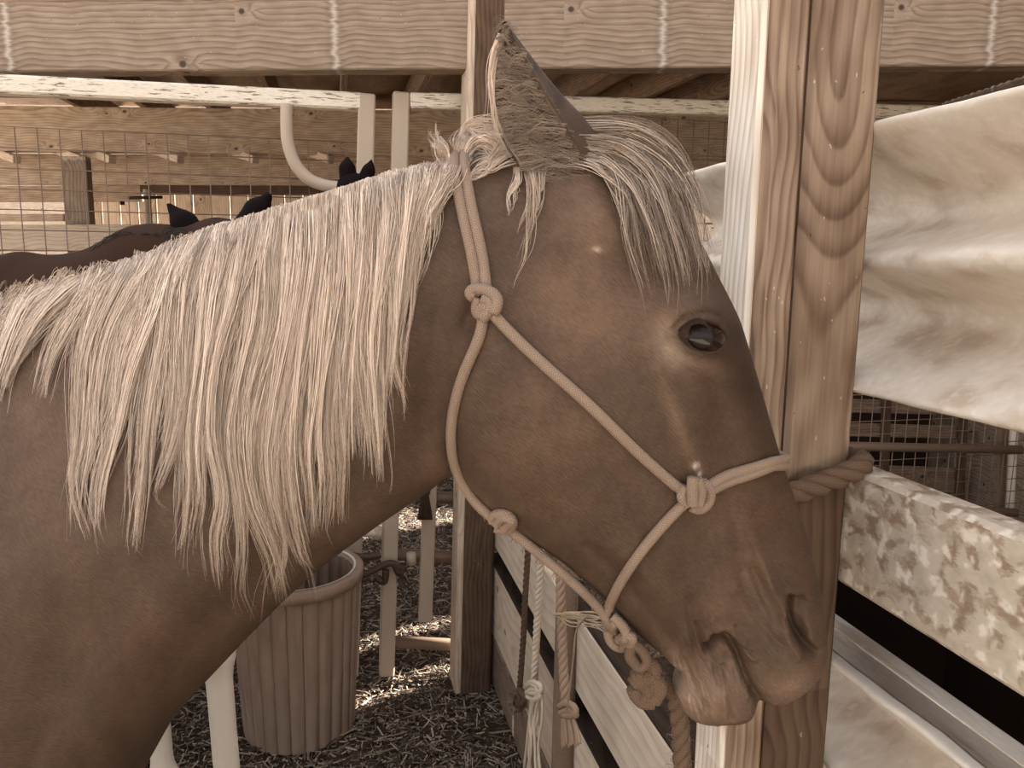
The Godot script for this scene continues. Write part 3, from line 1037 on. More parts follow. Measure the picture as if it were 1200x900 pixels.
# ---------------------------------------------------------------- rope halter
func laid(pts: Array, rad: float, n := 40, extra := 0.0) -> Array:
	var g := []
	for p in pts: g.append(Vector2(p[0], p[1]))
	var out := []
	for q in spline(g, n):
		out.append(at(q.x, q.y, depth(q.x, q.y, 0.70) - rad * 0.75 - extra))
	for k in 3:
		for i in range(1, n - 1): out[i] = (out[i - 1] + out[i] * 2.0 + out[i + 1]) * 0.25
	return out
func turnback(p: Array, zback: float, rad: float) -> Array:
	# carry the rope over the far side of the head
	var out := p.duplicate()
	return out
func halter() -> void:
	var root := thing("rope_halter", "tan braided rope halter knotted round the horse's head", "halter")
	var R := 0.0046
	var m: Material = M.halter_rope
	put("crown_rope", tube_mesh(laid([[534, 178], [533, 200], [541, 245], [553, 300], [561, 348]], R), R, 12), m, root)
	put("crown_rope", tube_mesh(laid([[545, 176], [545, 198], [553, 245], [565, 300], [571, 348]], R), R, 12), m, root)
	put("cheek_rope", tube_mesh(laid([[576, 366], [600, 392], [640, 430], [690, 474], [745, 528], [790, 568], [806, 578]], R), R, 12), m, root)
	put("throat_rope", tube_mesh(laid([[566, 374], [561, 398], [544, 436], [533, 472], [528, 510], [533, 548], [550, 580], [568, 600], [584, 611]], R), R, 12), m, root)
	put("chin_rope", tube_mesh(laid([[590, 616], [616, 636], [650, 664], [684, 694], [706, 718], [722, 742]], R), R, 12), m, root)
	put("nose_rope", tube_mesh(laid([[806, 586], [780, 612], [750, 648], [726, 684], [712, 716], [712, 740], [726, 756]], R), R, 12), m, root)
	# two strands over the bridge of the nose and down the far side
	for k in 2:
		var w := laid([[824, 574 + k * 6], [850, 558 + k * 8], [880, 549 + k * 7], [906, 541 + k * 5]], R, 24)
		var over := at(921, 537 + k * 9, 0.700)
		var last: Vector3 = w[-1]
		w.append(last.lerp(over, 0.6) + Vector3(0.002, 0.001, 0.004))
		w.append(over)
		for i in range(22, -1, -2):
			var q: Vector3 = w[i]
			w.append(Vector3(q.x, q.y, -1.40 - q.z))
		put("nose_band", tube_mesh(w, R, 12), m, root)
	var far := []
	for e in [[820, 580], [780, 620], [740, 660], [712, 716], [724, 752]]: far.append(at(e[0], e[1], 0.76))
	put("far_nose_rope", tube_mesh(spline(far, 20), R, 8), m, root)
	# knots: loops of the same rope
	var knot := func(called: String, loops: Array, extra: Array) -> void:
		var st := begin()
		var b := 0
		for i in loops.size():
			b = tube(st, laid(loops[i], R, 22, extra[i]), R * 1.02, 12, b)
		st.generate_normals()
		put(called, st, m, root)
	knot.call("knot", [[[578, 368], [584, 352], [574, 341], [556, 338], [550, 344], [556, 349]], [[561, 349], [558, 364], [564, 370], [574, 366], [575, 354], [566, 350]], [[562, 366], [567, 358], [572, 366], [566, 373]]], [0.006, 0.004, 0.003])
	knot.call("knot", [[[578, 612], [578, 604], [592, 602], [602, 612], [594, 622], [580, 618]], [[580, 616], [590, 606], [600, 610], [590, 620]]], [0.003, 0.006])
	knot.call("knot", [[[812, 560], [811, 574], [812, 592]], [[817, 562], [821, 576], [818, 592]], [[804, 570], [799, 581], [805, 592]], [[823, 565], [832, 576], [830, 589], [820, 597], [811, 594]]], [0.0105, 0.009, 0.003, 0.0035])
	knot.call("knot", [[[718, 722], [730, 734], [734, 746], [726, 752]], [[712, 738], [716, 754], [730, 760], [742, 750], [736, 744], [724, 750]], [[722, 728], [716, 742], [724, 756], [736, 758]]], [0.004, 0.007, 0.002])
	var lp := begin()
	var b := 0
	for l in [[[738, 752], [752, 762], [758, 776], [748, 782], [738, 768]], [[740, 756], [738, 770], [746, 780]]]:
		var pts := []
		for q in l: pts.append(at(q[0], q[1], 0.672))
		b = tube(lp, spline(pts, 18), R * 1.1, 10, b)
	lp.generate_normals()
	put("lead_loop", lp, M.post_rope, root)
	# the thick lead rope tied on below the chin
	var lead := thing("lead_rope", "thick dark frayed lead rope knotted under the horse's chin", "rope")
	var st := begin()
	b = 0
	for l in [[[746, 778], [762, 778], [766, 788], [752, 794], [746, 786]], [[742, 802], [752, 794], [768, 796], [774, 808], [764, 818], [748, 816], [742, 806]], [[744, 812], [754, 822], [766, 822]], [[752, 800], [758, 810], [754, 822]], [[764, 798], [770, 810], [766, 822]], [[748, 796], [760, 804], [772, 802]]]:
		var pts := []
		for q in l: pts.append(at(q[0], q[1], 0.69))
		b = tube(st, spline(pts, 22), 0.0075, 10, b)
	st.generate_normals()
	put("knot", st, M.post_rope, lead)
	var tail := []
	for q in [[768, 802], [782, 800], [792, 815], [797, 850], [799, 890], [800, 930], [800, 1000]]: tail.append(at(q[0], q[1], 0.72 + 0.02 * float(q[1] > 810)))
	put("tail", twisted(spline(tail, 60), 0.0105, 3, 22.0), M.post_rope, lead)
	hair_begin()
	rng.seed = 5
	for k in 240:
		var y := rng.randf_range(805, 930)
		var x := 798 + rng.randf_range(-10, 10)
		var a := rng.randf_range(0, TAU)
		lock([[x, y], [x + cos(a) * 5, y + sin(a) * 5], [x + cos(a) * 10, y + sin(a) * 8 + 3]], 1, 1, 1, 1, Vector2.ZERO, Vector2(0.36, 0.56), 0.0003, 0.735, 5)
	for k in 26:
		var x := rng.randf_range(740, 776)
		var y := rng.randf_range(780, 826)
		lock([[x, y], [x + rng.randf_range(-5, 5), y + 5], [x + rng.randf_range(-12, 8), y + 10]], 1, 1, 1, 1, Vector2.ZERO, Vector2(0.3, 0.5), 0.0002, 0.680, 5)
	put("frayed_fibres", hair_mesh(), M.hair, lead).set_meta("kind", "stuff")

# ---------------------------------------------------------------- far horses: a body meshed from joined tapered limbs
func capsule_d(p: Vector3, b: Array) -> float:
	var a: Vector3 = b[0]
	var ab: Vector3 = b[1] - a
	var t := clampf((p - a).dot(ab) / maxf(ab.length_squared(), 1e-9), 0.0, 1.0)
	return p.distance_to(a + ab * t) - lerpf(b[2], b[3], t)
func surface_net(bones: Array, cell: float, k: float, paint: Callable) -> ArrayMesh:
	var lo := Vector3.ONE * 1e9
	var hi := -lo
	for b in bones:
		for e in [0, 1]:
			var r: float = b[2 + e] + k + cell * 2.0
			lo = lo.min(b[e] - Vector3.ONE * r)
			hi = hi.max(b[e] + Vector3.ONE * r)
	var nx := int((hi.x - lo.x) / cell) + 2
	var ny := int((hi.y - lo.y) / cell) + 2
	var nz := int((hi.z - lo.z) / cell) + 2
	var f := PackedFloat32Array()
	f.resize(nx * ny * nz)
	f.fill(1.0)
	for b in bones:
		var rr: float = maxf(b[2], b[3]) + k + cell * 2.0
		var l: Vector3 = (b[0] as Vector3).min(b[1]) - Vector3.ONE * rr
		var h: Vector3 = (b[0] as Vector3).max(b[1]) + Vector3.ONE * rr
		var a0 := Vector3i(((l - lo) / cell).floor())
		var a1 := Vector3i(((h - lo) / cell).ceil())
		for z in range(maxi(a0.z, 0), mini(a1.z + 1, nz)):
			for y in range(maxi(a0.y, 0), mini(a1.y + 1, ny)):
				for x in range(maxi(a0.x, 0), mini(a1.x + 1, nx)):
					var i := (z * ny + y) * nx + x
					var d := capsule_d(lo + Vector3(x, y, z) * cell, b)
					var e := f[i]
					var hh := clampf(0.5 + 0.5 * (e - d) / k, 0.0, 1.0)
					f[i] = lerpf(e, d, hh) - k * hh * (1.0 - hh)
	var st := begin()
	var ids := {}
	var cnt := 0
	var corner := [0, 1, nx, nx + 1, nx * ny, nx * ny + 1, nx * ny + nx, nx * ny + nx + 1]
	for z in nz - 1:
		for y in ny - 1:
			for x in nx - 1:
				var i := (z * ny + y) * nx + x
				var m := 0
				for c in 8:
					if f[i + corner[c]] < 0.0: m |= 1 << c
				if m == 0 or m == 255: continue
				var sum := Vector3.ZERO
				var n := 0
				for e in [[0, 1], [2, 3], [4, 5], [6, 7], [0, 2], [1, 3], [4, 6], [5, 7], [0, 4], [1, 5], [2, 6], [3, 7]]:
					var fa: float = f[i + corner[e[0]]]
					var fb: float = f[i + corner[e[1]]]
					if (fa < 0.0) == (fb < 0.0): continue
					var t := fa / (fa - fb)
					var pa := Vector3(e[0] & 1, (e[0] >> 1) & 1, e[0] >> 2)
					var pb := Vector3(e[1] & 1, (e[1] >> 1) & 1, e[1] >> 2)
					sum += pa.lerp(pb, t)
					n += 1
				var p := lo + (Vector3(x, y, z) + sum / n) * cell
				st.set_color(paint.call(p))
				st.add_vertex(p)
				ids[i] = cnt
				cnt += 1
	var step := [1, nx, nx * ny]
	for i in ids:
		for a in 3:
			var s: int = step[a]
			var fa := f[i]
			var fb := f[i + s]
			if (fa < 0.0) == (fb < 0.0): continue
			var u: int = step[(a + 1) % 3]
			var v: int = step[(a + 2) % 3]
			if not (ids.has(i - u) and ids.has(i - v) and ids.has(i - u - v)): continue
			var q := [ids[i], ids[i - u], ids[i - u - v], ids[i - v]]
			if fa >= 0.0: q = [q[0], q[3], q[2], q[1]]
			for t in [0, 2, 1, 0, 3, 2]: st.add_index(q[t])
	st.generate_normals()
	return st.commit()
func far_horses() -> void:
	var brown := Color(0.22, 0.16, 0.12).srgb_to_linear()
	var dark := Color(0.10, 0.075, 0.06).srgb_to_linear()
	var white := Color(0.86, 0.80, 0.72).srgb_to_linear()
	# the brown one with white legs
	var z := 1.98
	var poll := at(262, 282, z)
	var foot := at(274, 900, 1.86)
	var foot2 := at(196, 905, 2.10)
	var xf := foot.x - 0.02
	var wz := -z
	var back := at(60, 305, z).y
	var bones := [
		[Vector3(-2.75, back - 0.42, wz), Vector3(-1.35, back - 0.48, wz), 0.31, 0.30], [Vector3(-2.75, back - 0.27, wz), Vector3(-2.4, back - 0.30, wz), 0.27, 0.26],
		[at(30, 350, z), at(90, 372, z), 0.12, 0.15], [Vector3(-1.35, back - 0.42, wz), Vector3(-1.15, back - 0.40, wz), 0.27, 0.24],
		[at(90, 400, z), at(180, 330, z + 0.02), 0.20, 0.14], [at(180, 330, z + 0.02), at(255, 300, z), 0.13, 0.085],
		[at(262, 300, z), at(275, 345, z - 0.14), 0.085, 0.10], [at(275, 345, z - 0.14), at(285, 450, z - 0.28), 0.095, 0.055], [at(285, 450, z - 0.28), at(286, 475, z - 0.30), 0.055, 0.05],
		[at(232, 288, z), at(216, 262, z), 0.040, 0.033], [at(216, 262, z), at(196, 238, z), 0.030, 0.005],
		[at(288, 272, z), at(302, 247, z), 0.040, 0.032], [at(302, 247, z), at(314, 231, z), 0.030, 0.012],
	]
	for l in [[foot, 1.0], [foot2, 1.0]]:
		var g: Vector3 = l[0]
		bones.append_array([[Vector3(g.x - 0.10, 1.2, g.z), Vector3(g.x - 0.03, 0.76, g.z), 0.10, 0.036], [Vector3(g.x - 0.03, 0.76, g.z), Vector3(g.x - 0.01, 0.20, g.z), 0.036, 0.033], [Vector3(g.x - 0.01, 0.20, g.z), Vector3(g.x + 0.02, 0.11, g.z), 0.048, 0.042], [Vector3(g.x + 0.02, 0.11, g.z), Vector3(g.x + 0.04, 0.05, g.z), 0.05, 0.062]])
	for dz in [-0.17, 0.15]:
		var x := -2.75
		var zz: float = wz + dz
		bones.append_array([[Vector3(x, 1.2, zz), Vector3(x + 0.10, 0.92, zz), 0.22, 0.12], [Vector3(x + 0.10, 0.92, zz), Vector3(x - 0.12, 0.60, zz), 0.11, 0.065], [Vector3(x - 0.12, 0.60, zz), Vector3(x - 0.10, 0.2, zz), 0.055, 0.043], [Vector3(x - 0.10, 0.2, zz), Vector3(x - 0.05, 0.05, zz), 0.045, 0.06]])
	var root := thing("horse", "dark brown horse with white legs, its back and ears showing behind the pale mane", "horse")
	var ears2 := bones.slice(9, 13)
	put("ear", surface_net(ears2.slice(0, 2), 0.007, 0.012, func(_p): return dark), M.far_coat, root)
	put("ear", surface_net(ears2.slice(2, 4), 0.007, 0.012, func(_p): return dark), M.far_coat, root)
	put("body", surface_net(bones.slice(0, 9) + bones.slice(13), 0.02, 0.05, func(p): return (white if p.y < 0.85 and p.y > 0.07 else dark if p.y <= 0.07 else (dark if p.y > 1.86 and p.x > -1.0 else brown))), M.far_coat, root)
	rng.seed = 9
	hair_begin()
	for k in 60:
		var u := rng.randf()
		var q := Vector2(120, 292).lerp(Vector2(225, 276), u)
		lock([[q.x, q.y + 8], [q.x - 2, q.y - 3 + rng.randf() * 3], [q.x - 12, q.y + 2], [q.x - 18, q.y + 26]], 6, 8, 8, 6, Vector2.ZERO, Vector2(0.12, 0.22), 0.001, z - 0.07, 7)
	put("mane", hair_mesh(), M.hair, root).set_meta("kind", "stuff")
	# the black pony, of which only the ears show
	z = 2.52
	wz = -z
	var hx := at(416, 230, z)
	var pon := [
		[Vector3(hx.x - 1.45, 1.10, wz), Vector3(hx.x - 0.75, 1.08, wz), 0.2, 0.2], [Vector3(hx.x - 0.75, 1.16, wz), Vector3(hx.x - 0.55, 1.25, wz), 0.19, 0.17],
		[Vector3(hx.x - 0.55, 1.28, wz), Vector3(hx.x - 0.05, 1.78, wz), 0.17, 0.085], [at(414, 222, z), at(420, 236, z), 0.055, 0.07],
		[Vector3(hx.x, 1.86, wz), Vector3(hx.x + 0.10, 1.72, wz + 0.02), 0.075, 0.09], [Vector3(hx.x + 0.10, 1.72, wz + 0.02), Vector3(hx.x + 0.17, 1.46, wz + 0.06), 0.08, 0.05],
		[at(409, 214, z), at(407, 198, z), 0.030, 0.026], [at(407, 198, z), at(407, 184, z), 0.022, 0.005],
		[at(427, 214, z), at(432, 200, z), 0.028, 0.020], [at(432, 200, z), at(436, 187, z), 0.018, 0.004],
	]
	for l in [[-0.95, -0.08], [-0.98, 0.09], [-1.38, -0.1], [-1.42, 0.11]]:
		var x: float = hx.x + l[0]
		var zz: float = wz + l[1]
		pon.append_array([[Vector3(x, 1.05, zz), Vector3(x, 0.5, zz), 0.12, 0.05], [Vector3(x, 0.5, zz), Vector3(x, 0.14, zz), 0.042, 0.036], [Vector3(x, 0.14, zz), Vector3(x + 0.03, 0.05, zz), 0.04, 0.055]])
	var pony := thing("horse", "black horse of which only two pricked ears show above the mane, by the gate stile", "horse")
	for k in [6, 8]: put("ear", surface_net(pon.slice(k, k + 2), 0.007, 0.012, func(_p): return dark), M.far_coat, pony)
	put("body", surface_net(pon.slice(0, 6) + pon.slice(10), 0.018, 0.035, func(_p): return dark), M.far_coat, pony)

# ---------------------------------------------------------------- near post, rails, gap box
func single(called: String, label: String, category: String, what, m: Material, group := "", kind := "") -> MeshInstance3D:
	var o := put(called, what, m)
	tag(o, label, category, group, kind)
	return o
var W_RAIL := [[0.0, 0.012], [0.008, 0.000], [0.035, 0.000], [0.09, 0.022], [0.20, 0.087], [0.25, 0.109], [0.31, 0.115], [0.36, 0.104], [0.42, 0.056], [0.46, 0.020], [0.5, 0.011], [0.54, 0.020], [0.58, 0.056], [0.64, 0.104], [0.69, 0.115], [0.75, 0.109], [0.80, 0.087], [0.91, 0.022], [0.965, 0.000], [0.992, 0.000], [1.0, 0.012]]
func rail_mesh(l0: float, l1: float, top: float, bottom: float, seed_: int) -> Mesh:
	var pr := spline(W_RAIL.map(func(e): return Vector2(e[0], e[1])), 80)
	var nz := noise(seed_, 1.6, 3)
	var st := begin()
	var rows := []
	var uvs := []
	for i in 90:
		var l := lerpf(l0, l1, i / 89.0)
		var row := []
		var uv := []
		for side in 2:
			for k in 80:
				var e: Vector2 = pr[k] if side == 0 else pr[79 - k]
				var d := nz.get_noise_2d(l * 1.5, e.x * 1.2) * 0.014 + nz.get_noise_2d(l * 6.0, e.x * 5.0 + 9.0) * 0.0035
				row.append(fpt(l, lerpf(top, bottom, e.x), e.y + d + 0.004 + side * 0.004))
				uv.append(Vector2(l / 0.7, e.x * 0.5))
		rows.append(row)
		uvs.append(uv)
	skin(st, rows, true, uvs)
	st.generate_normals()
	return st.commit()
func near_fence() -> void:
	rng.seed = 21
	# the post: two timbers side by side; its right face carries the boards
	var pr := fpx(1005, 463)
	var l1 := flen(pr)
	var pl := on_plane(881, 400, Fd, l1)
	var w := LAT - (pl - C).dot(Sd)
	var pb := on_plane(847, 400, Sd, LAT - w)
	var dp := flen(pb) - l1
	dp = clampf(dp, 0.05, 0.2)
	var wl := w * 0.36
	var post := thing("wooden_post", "weathered timber post right behind the horse's nose, split by a long crack", "post")
	var bs := Basis(Sd, Vector3.UP, -Fd)
	for k in 2:
		var st := begin()
		var ww: float = (wl if k == 0 else w - wl) - 0.0022
		var off: float = -w + ww * 0.5 if k == 0 else -ww * 0.5
		var tilt := 0.0 if k == 0 else 0.0
		var cut := 0.0 if k == 0 else fpx(1000, 566).y
		cbox(st, Transform3D(bs, fpt(l1 + dp * 0.5 + (0.0 if k == 0 else 0.002), (3.0 + cut) * 0.5, off)), Vector3(ww, 3.0 - cut, dp), 0.006, Vector2(0.13, 0.3) if k == 0 else Vector2(0.045 + (cut * 0.5) / 1.2, -0.24))
		if k == 1:      # below the rope darker wood paints in the shade as well as rubbed-in dirt
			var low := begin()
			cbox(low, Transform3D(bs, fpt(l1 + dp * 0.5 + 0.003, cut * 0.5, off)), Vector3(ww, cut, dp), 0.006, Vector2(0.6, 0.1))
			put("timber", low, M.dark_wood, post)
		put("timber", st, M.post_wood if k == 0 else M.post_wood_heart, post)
	# pale layer on the pen-side face: wear, and its daylight put into the colour
	var sp := begin()
	cbox(sp, Transform3D(bs, fpt(l1 + dp * 0.5 + 0.002, 1.5, -w - 0.004)), Vector3(0.009, 3.0, dp + 0.002), 0.004, Vector2(0.3, 0.1))
	put("worn_lit_face", sp, M.post_wood_pale, post)
	var th := fpx(1030, 140).y
	var bh := fpx(1005, 463).y
	var lend := flen(fpx(776, 206))
	single("guardrail", "pale dented steel guardrail bolted high on the right of the near post", "guardrail", rail_mesh(0.12, lend, th, bh, 51), M.zinc, "guardrails of the fence")
	var bt := fpx(1005, 553).y
	var bb := fpx(992, 690).y
	var board := begin()
	bar(board, fpt(0.1, (bt + bb) * 0.5, 0.022), fpt(1.75, (bt + bb) * 0.5, 0.022), bt - bb, 0.042, Vector3.UP, 0.006)
	single("fence_board", "paint-flecked wooden board right of the near post, under the guardrail", "board", board, M.old_paint, "boards of the rail fence")
	var t2 := fpx(982, 777).y
	single("guardrail", "lower steel guardrail at the bottom right corner, below the dark gap", "guardrail", rail_mesh(0.12, 1.05, t2, t2 - (th - bh), 52), M.zinc, "guardrails of the fence")
	var lip := begin()
	bar(lip, fpt(0.12, t2 + 0.016, 0.046), fpt(1.05, t2 + 0.016, 0.046), 0.022, 0.003, (Sd + Vector3.UP * 0.3).normalized(), 0.001)
	bar(lip, fpt(0.12, t2 - 0.01, 0.058), fpt(1.05, t2 - 0.01, 0.058), 0.05, 0.003, Vector3.UP, 0.001)
	single("steel_channel", "folded steel channel lying along the top of the lower guardrail", "channel", lip, M.zinc)
	# closed box added behind the gap to keep it black
	var bin := thing("gap_box", "added dark closed box that keeps the gap under the board black", "bin")
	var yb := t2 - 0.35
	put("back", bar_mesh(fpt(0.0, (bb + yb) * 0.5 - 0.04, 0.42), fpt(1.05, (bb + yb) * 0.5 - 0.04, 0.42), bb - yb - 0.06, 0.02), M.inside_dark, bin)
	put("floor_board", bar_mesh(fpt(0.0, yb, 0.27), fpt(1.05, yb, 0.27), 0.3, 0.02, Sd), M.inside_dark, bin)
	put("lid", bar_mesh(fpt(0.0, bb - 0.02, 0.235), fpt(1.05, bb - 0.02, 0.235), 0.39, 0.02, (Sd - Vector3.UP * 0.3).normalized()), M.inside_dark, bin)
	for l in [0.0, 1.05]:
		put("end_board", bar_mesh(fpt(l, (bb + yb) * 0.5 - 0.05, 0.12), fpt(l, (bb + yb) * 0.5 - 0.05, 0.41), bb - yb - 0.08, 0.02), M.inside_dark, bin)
	# rope round the post
	var rp := []
	var ya := on_plane(928, 574, Fd, l1).y
	var yc := fpx(1000, 546).y
	for e in [[dp + 0.02, -w * 0.6, ya - 0.01], [dp * 0.6, -w - 0.021, ya - 0.012], [-0.014, -w - 0.012, ya - 0.006], [-0.019, -w * 0.7, ya], [-0.019, -w * 0.35, lerpf(ya, yc, 0.5)], [-0.017, -0.008, yc], [0.004, 0.016, yc + 0.003], [dp * 0.5, 0.022, yc], [dp + 0.02, 0.0, yc], [dp + 0.022, -w * 0.5, ya - 0.005]]:
		rp.append(fpt(l1 + e[0], e[2], e[1]))
	var pr2 := thing("tie_rope", "thick dark rope tied round the near post beside the horse's nose", "rope")
	put("coil", twisted(spline(rp, 120), 0.0145, 3, 14.0, 8, 0.55), M.post_rope, pr2)
	# the boards between the near post and the far one
	var p2 := flen(fpx(577, 700))
	var h1 := fpx(735, 808).y
	var h2 := fpx(653, 773).y
	var h3 := fpx(641, 778).y - 0.012
	var h4 := fpx(594, 784).y
	var rows := [["pale plank, top board of the low fence behind the halter rope", M.pale_board, h1, h2], ["pale plank, second board of the low fence, below the dark gap", M.pale_board, h3, h4], ["grey spotted plank at the foot of the low fence", M.grey_wood, h4 - 0.012, 0.02]]
	for e in rows:
		var st := begin()
		bar(st, fpt(0.9, (e[2] + e[3]) * 0.5, 0.022), fpt(p2 + 0.1, (e[2] + e[3]) * 0.5, 0.022), e[2] - e[3], 0.04, Vector3.UP, 0.005)
		single("fence_board", e[0], "board", st, e[1], "boards of the rail fence")
	var dk := begin()  # dark filler painting the shadow gap, plus the dirty top of the plank below
	bar(dk, fpt(0.9, (h2 + h3) * 0.5 - 0.02, 0.058), fpt(p2 + 0.1, (h2 + h3) * 0.5 - 0.02, 0.058), h2 - h3 + 0.12, 0.024, Vector3.UP, 0.003)
	bar(dk, fpt(0.9, h3 + 0.004, 0.025), fpt(p2 + 0.1, h3 + 0.004, 0.025), 0.052, 0.008, Sd, 0.002)
	single("fence_board", "dark strip painted for the shadow gap and dirty top edge between the two pale planks", "board", dk, M.black_wood, "boards of the rail fence")
	var cap := begin()
	bar(cap, fpt(0.9, h1 + 0.006, 0.062), fpt(2.0, h1 + 0.006, 0.062), 0.118, 0.014, Sd, 0.003)
	single("fence_board", "dark flat board along the top edge of the low fence, under the chin", "board", cap, M.black_wood, "boards of the rail fence")
	# the grey stake in front of the boards
	var s0 := fpx(660, 900, -0.02)
	var stk := [Vector3(s0.x, 0.0, s0.z), Vector3(s0.x, 0.4, s0.z), Vector3(s0.x, 0.8, s0.z), Vector3(s0.x, 1.02, s0.z)]
	single("stake", "round grey wooden stake against the low fence boards, behind the twisted rope", "stake", tube_mesh(stk, [0.034, 0.033, 0.031, 0.028], 14), M.grey_wood)
	hanging_ropes()
func hanging_ropes() -> void:
	rng.seed = 33
	var down := func(a: Array, off: float, n: int) -> Array:
		var p := []
		for q in a: p.append(fpx(q[0], q[1], off))
		return spline(p, n)
	var dark := thing("hanging_rope", "dark braided rope hanging on the fence, ending in a frayed knot", "rope", "ropes hanging on the fence")
	put("strands", twisted(down.call([[619, 640], [616, 690], [613, 750], [609, 805]], -0.05, 70), 0.0105, 3, 16.0), M.dark_rope, dark)
	var ball := begin()
	var b := 0
	for k in 7:
		var a := TAU * k / 7.0
		var c := [608 + cos(a) * 7, 820 + sin(a) * 9]
		b = tube(ball, down.call([[609, 808], c, [604 + cos(a + 2) * 6, 822 + sin(a + 2) * 10], [608, 832]], -0.05 - 0.008 * cos(a * 2), 12), 0.009, 8, b)
	ball.generate_normals()
	put("knot", ball, M.dark_rope, dark)
	hair_begin()
	for k in 260:
		var a := rng.randf() * TAU
		lock([[607 + cos(a) * 6, 822 + sin(a) * 9], [607 + cos(a) * 10, 822 + sin(a) * 13], [607 + cos(a) * 13, 826 + sin(a) * 17]], 1, 2, 2, 2, Vector2.ZERO, Vector2(0.36, 0.6), 0.0009, -fpx(607, 822, -0.06).z, 5)
	lock([[602, 838], [601, 860], [598, 878]], 4, 1, 1, 1, Vector2.ZERO, Vector2(0.7, 0.8), 0.0012, -fpx(603, 840, -0.06).z, 6)
	put("frayed_fibres", hair_mesh(), M.hair, dark).set_meta("kind", "stuff")
	var pale := thing("hanging_rope", "pale braided rope hanging on the fence, knotted above a long loose tail", "rope", "ropes hanging on the fence")
	put("strands", twisted(down.call([[634, 640], [632, 690], [629, 740], [626, 800]], -0.06, 70), 0.0118, 3, 18.0), M.pale_rope, pale)
	var kn := begin()
	b = 0
	for q in [[[616, 804], [624, 799], [634, 804], [632, 812], [620, 812]], [[617, 812], [626, 808], [634, 814], [626, 820], [618, 816]], [[620, 800], [630, 806], [628, 818]]]:
		b = tube(kn, down.call(q, -0.074, 14), 0.0075, 8, b)
	kn.generate_normals()
	put("knot", kn, M.pale_rope, pale)
	var tl := begin()
	b = 0
	for k in 8:
		var x := 621.0 + k * 1.8
		b = tube(tl, down.call([[x + 2, 815], [x - 1 + sin(k * 2.1) * 3, 845], [x - 4 + sin(k * 1.3) * 4, 875], [x - 8 + sin(k * 3.1) * 5 + k, 915], [x - 8 + k, 940]], -0.06 - 0.006 * (k % 3), 24), 0.0042, 7, b)
	tl.generate_normals()
	put("tail", tl, M.pale_rope, pale)
	var tan := thing("hanging_rope", "thick twisted rope hanging before the grey stake, with a tassel end", "rope", "ropes hanging on the fence")
	put("strands", twisted(down.call([[656, 664], [658, 720], [660, 780], [663, 824]], -0.09, 90), 0.0125, 3, 17.0, 9, 0.54), M.tan_rope, tan)
	kn = begin()
	b = 0
	for q in [[[656, 828], [664, 824], [674, 830], [672, 838], [660, 838]], [[657, 836], [668, 832], [675, 838]]]:
		b = tube(kn, down.call(q, -0.10, 14), 0.008, 8, b)
	kn.generate_normals()
	put("knot", kn, M.tan_rope, tan)
	tl = begin()
	b = 0
	for k in 9:
		var x := 659.0 + k * 1.5
		b = tube(tl, down.call([[x, 838], [x + k * 0.7, 856], [x + k * 1.1, 876 - (k % 3) * 2]], -0.09 - 0.005 * (k % 3), 12), [0.003, 0.0032, 0.0034, 0.0036, 0.0038, 0.004, 0.004, 0.004, 0.004, 0.004, 0.0036, 0.003], 7, b)
	tl.generate_normals()
	put("tassel", tl, M.tan_rope, tan)
	single("string", "thin pale string hanging over the twisted rope, under the jaw", "string", tube_mesh(down.call([[688, 722], [676, 738], [672, 770], [668, 806], [664, 832]], -0.115, 40), 0.0022, 7), M.tan_rope)
	var tw := begin()
	b = 0
	for k in 16:
		var y := 716.0 + rng.randf() * 18
		b = tube(tw, down.call([[648 + rng.randf() * 10, 718 + rng.randf() * 4], [668, y], [690 + rng.randf() * 12, y + rng.randf_range(-4, 10)], [706 + rng.randf() * 10, y + rng.randf_range(-6, 16)]], -0.10 - 0.01 * rng.randf(), 12), 0.0011, 5, b)
	tw.generate_normals()
	single("straw_wisp", "wisp of straw caught on the fence under the horse's jaw", "straw", tw, M.straw, "", "stuff")

# ---------------------------------------------------------------- gates, far post, tub
var GD := 3.0
func gp(px: float, py: float, d := 0.0) -> Vector3:
	return on_plane(px, py, Fd, GD + d)
func wires(called: String, x0: float, x1: float, y0: float, y1: float, step: float, parent: Node, d := 0.0, r := 0.0022) -> void:
	# world-sized grid between two pixel columns, hung in the gate's plane
	var a := gp(x0, y0, d)
	var b := gp(x1, y0, d)
	var u := (b - a)
	u.y = 0
	var run := u.length()
	u = u.normalized()
	var low := gp((x0 + x1) * 0.5, y1, d).y
	var st := begin()
	var base := 0
	var n := int(run / step)
	var top := minf(a.y, b.y)
	for k in n + 1:
		var p := a + u * (step * k)
		base = tube(st, [Vector3(p.x, top, p.z), Vector3(p.x, (top + low) * 0.5, p.z), Vector3(p.x, low, p.z)], r, 5, base)
	for k in int((top - low) / step) + 1:
		var y := top - step * k
		base = tube(st, [Vector3(a.x, y, a.z) + Fd * 0.004, Vector3(b.x, y, b.z) + Fd * 0.004], r, 5, base)
	st.generate_normals()
	put(called, st, M.wire, parent).set_meta("kind", "stuff")
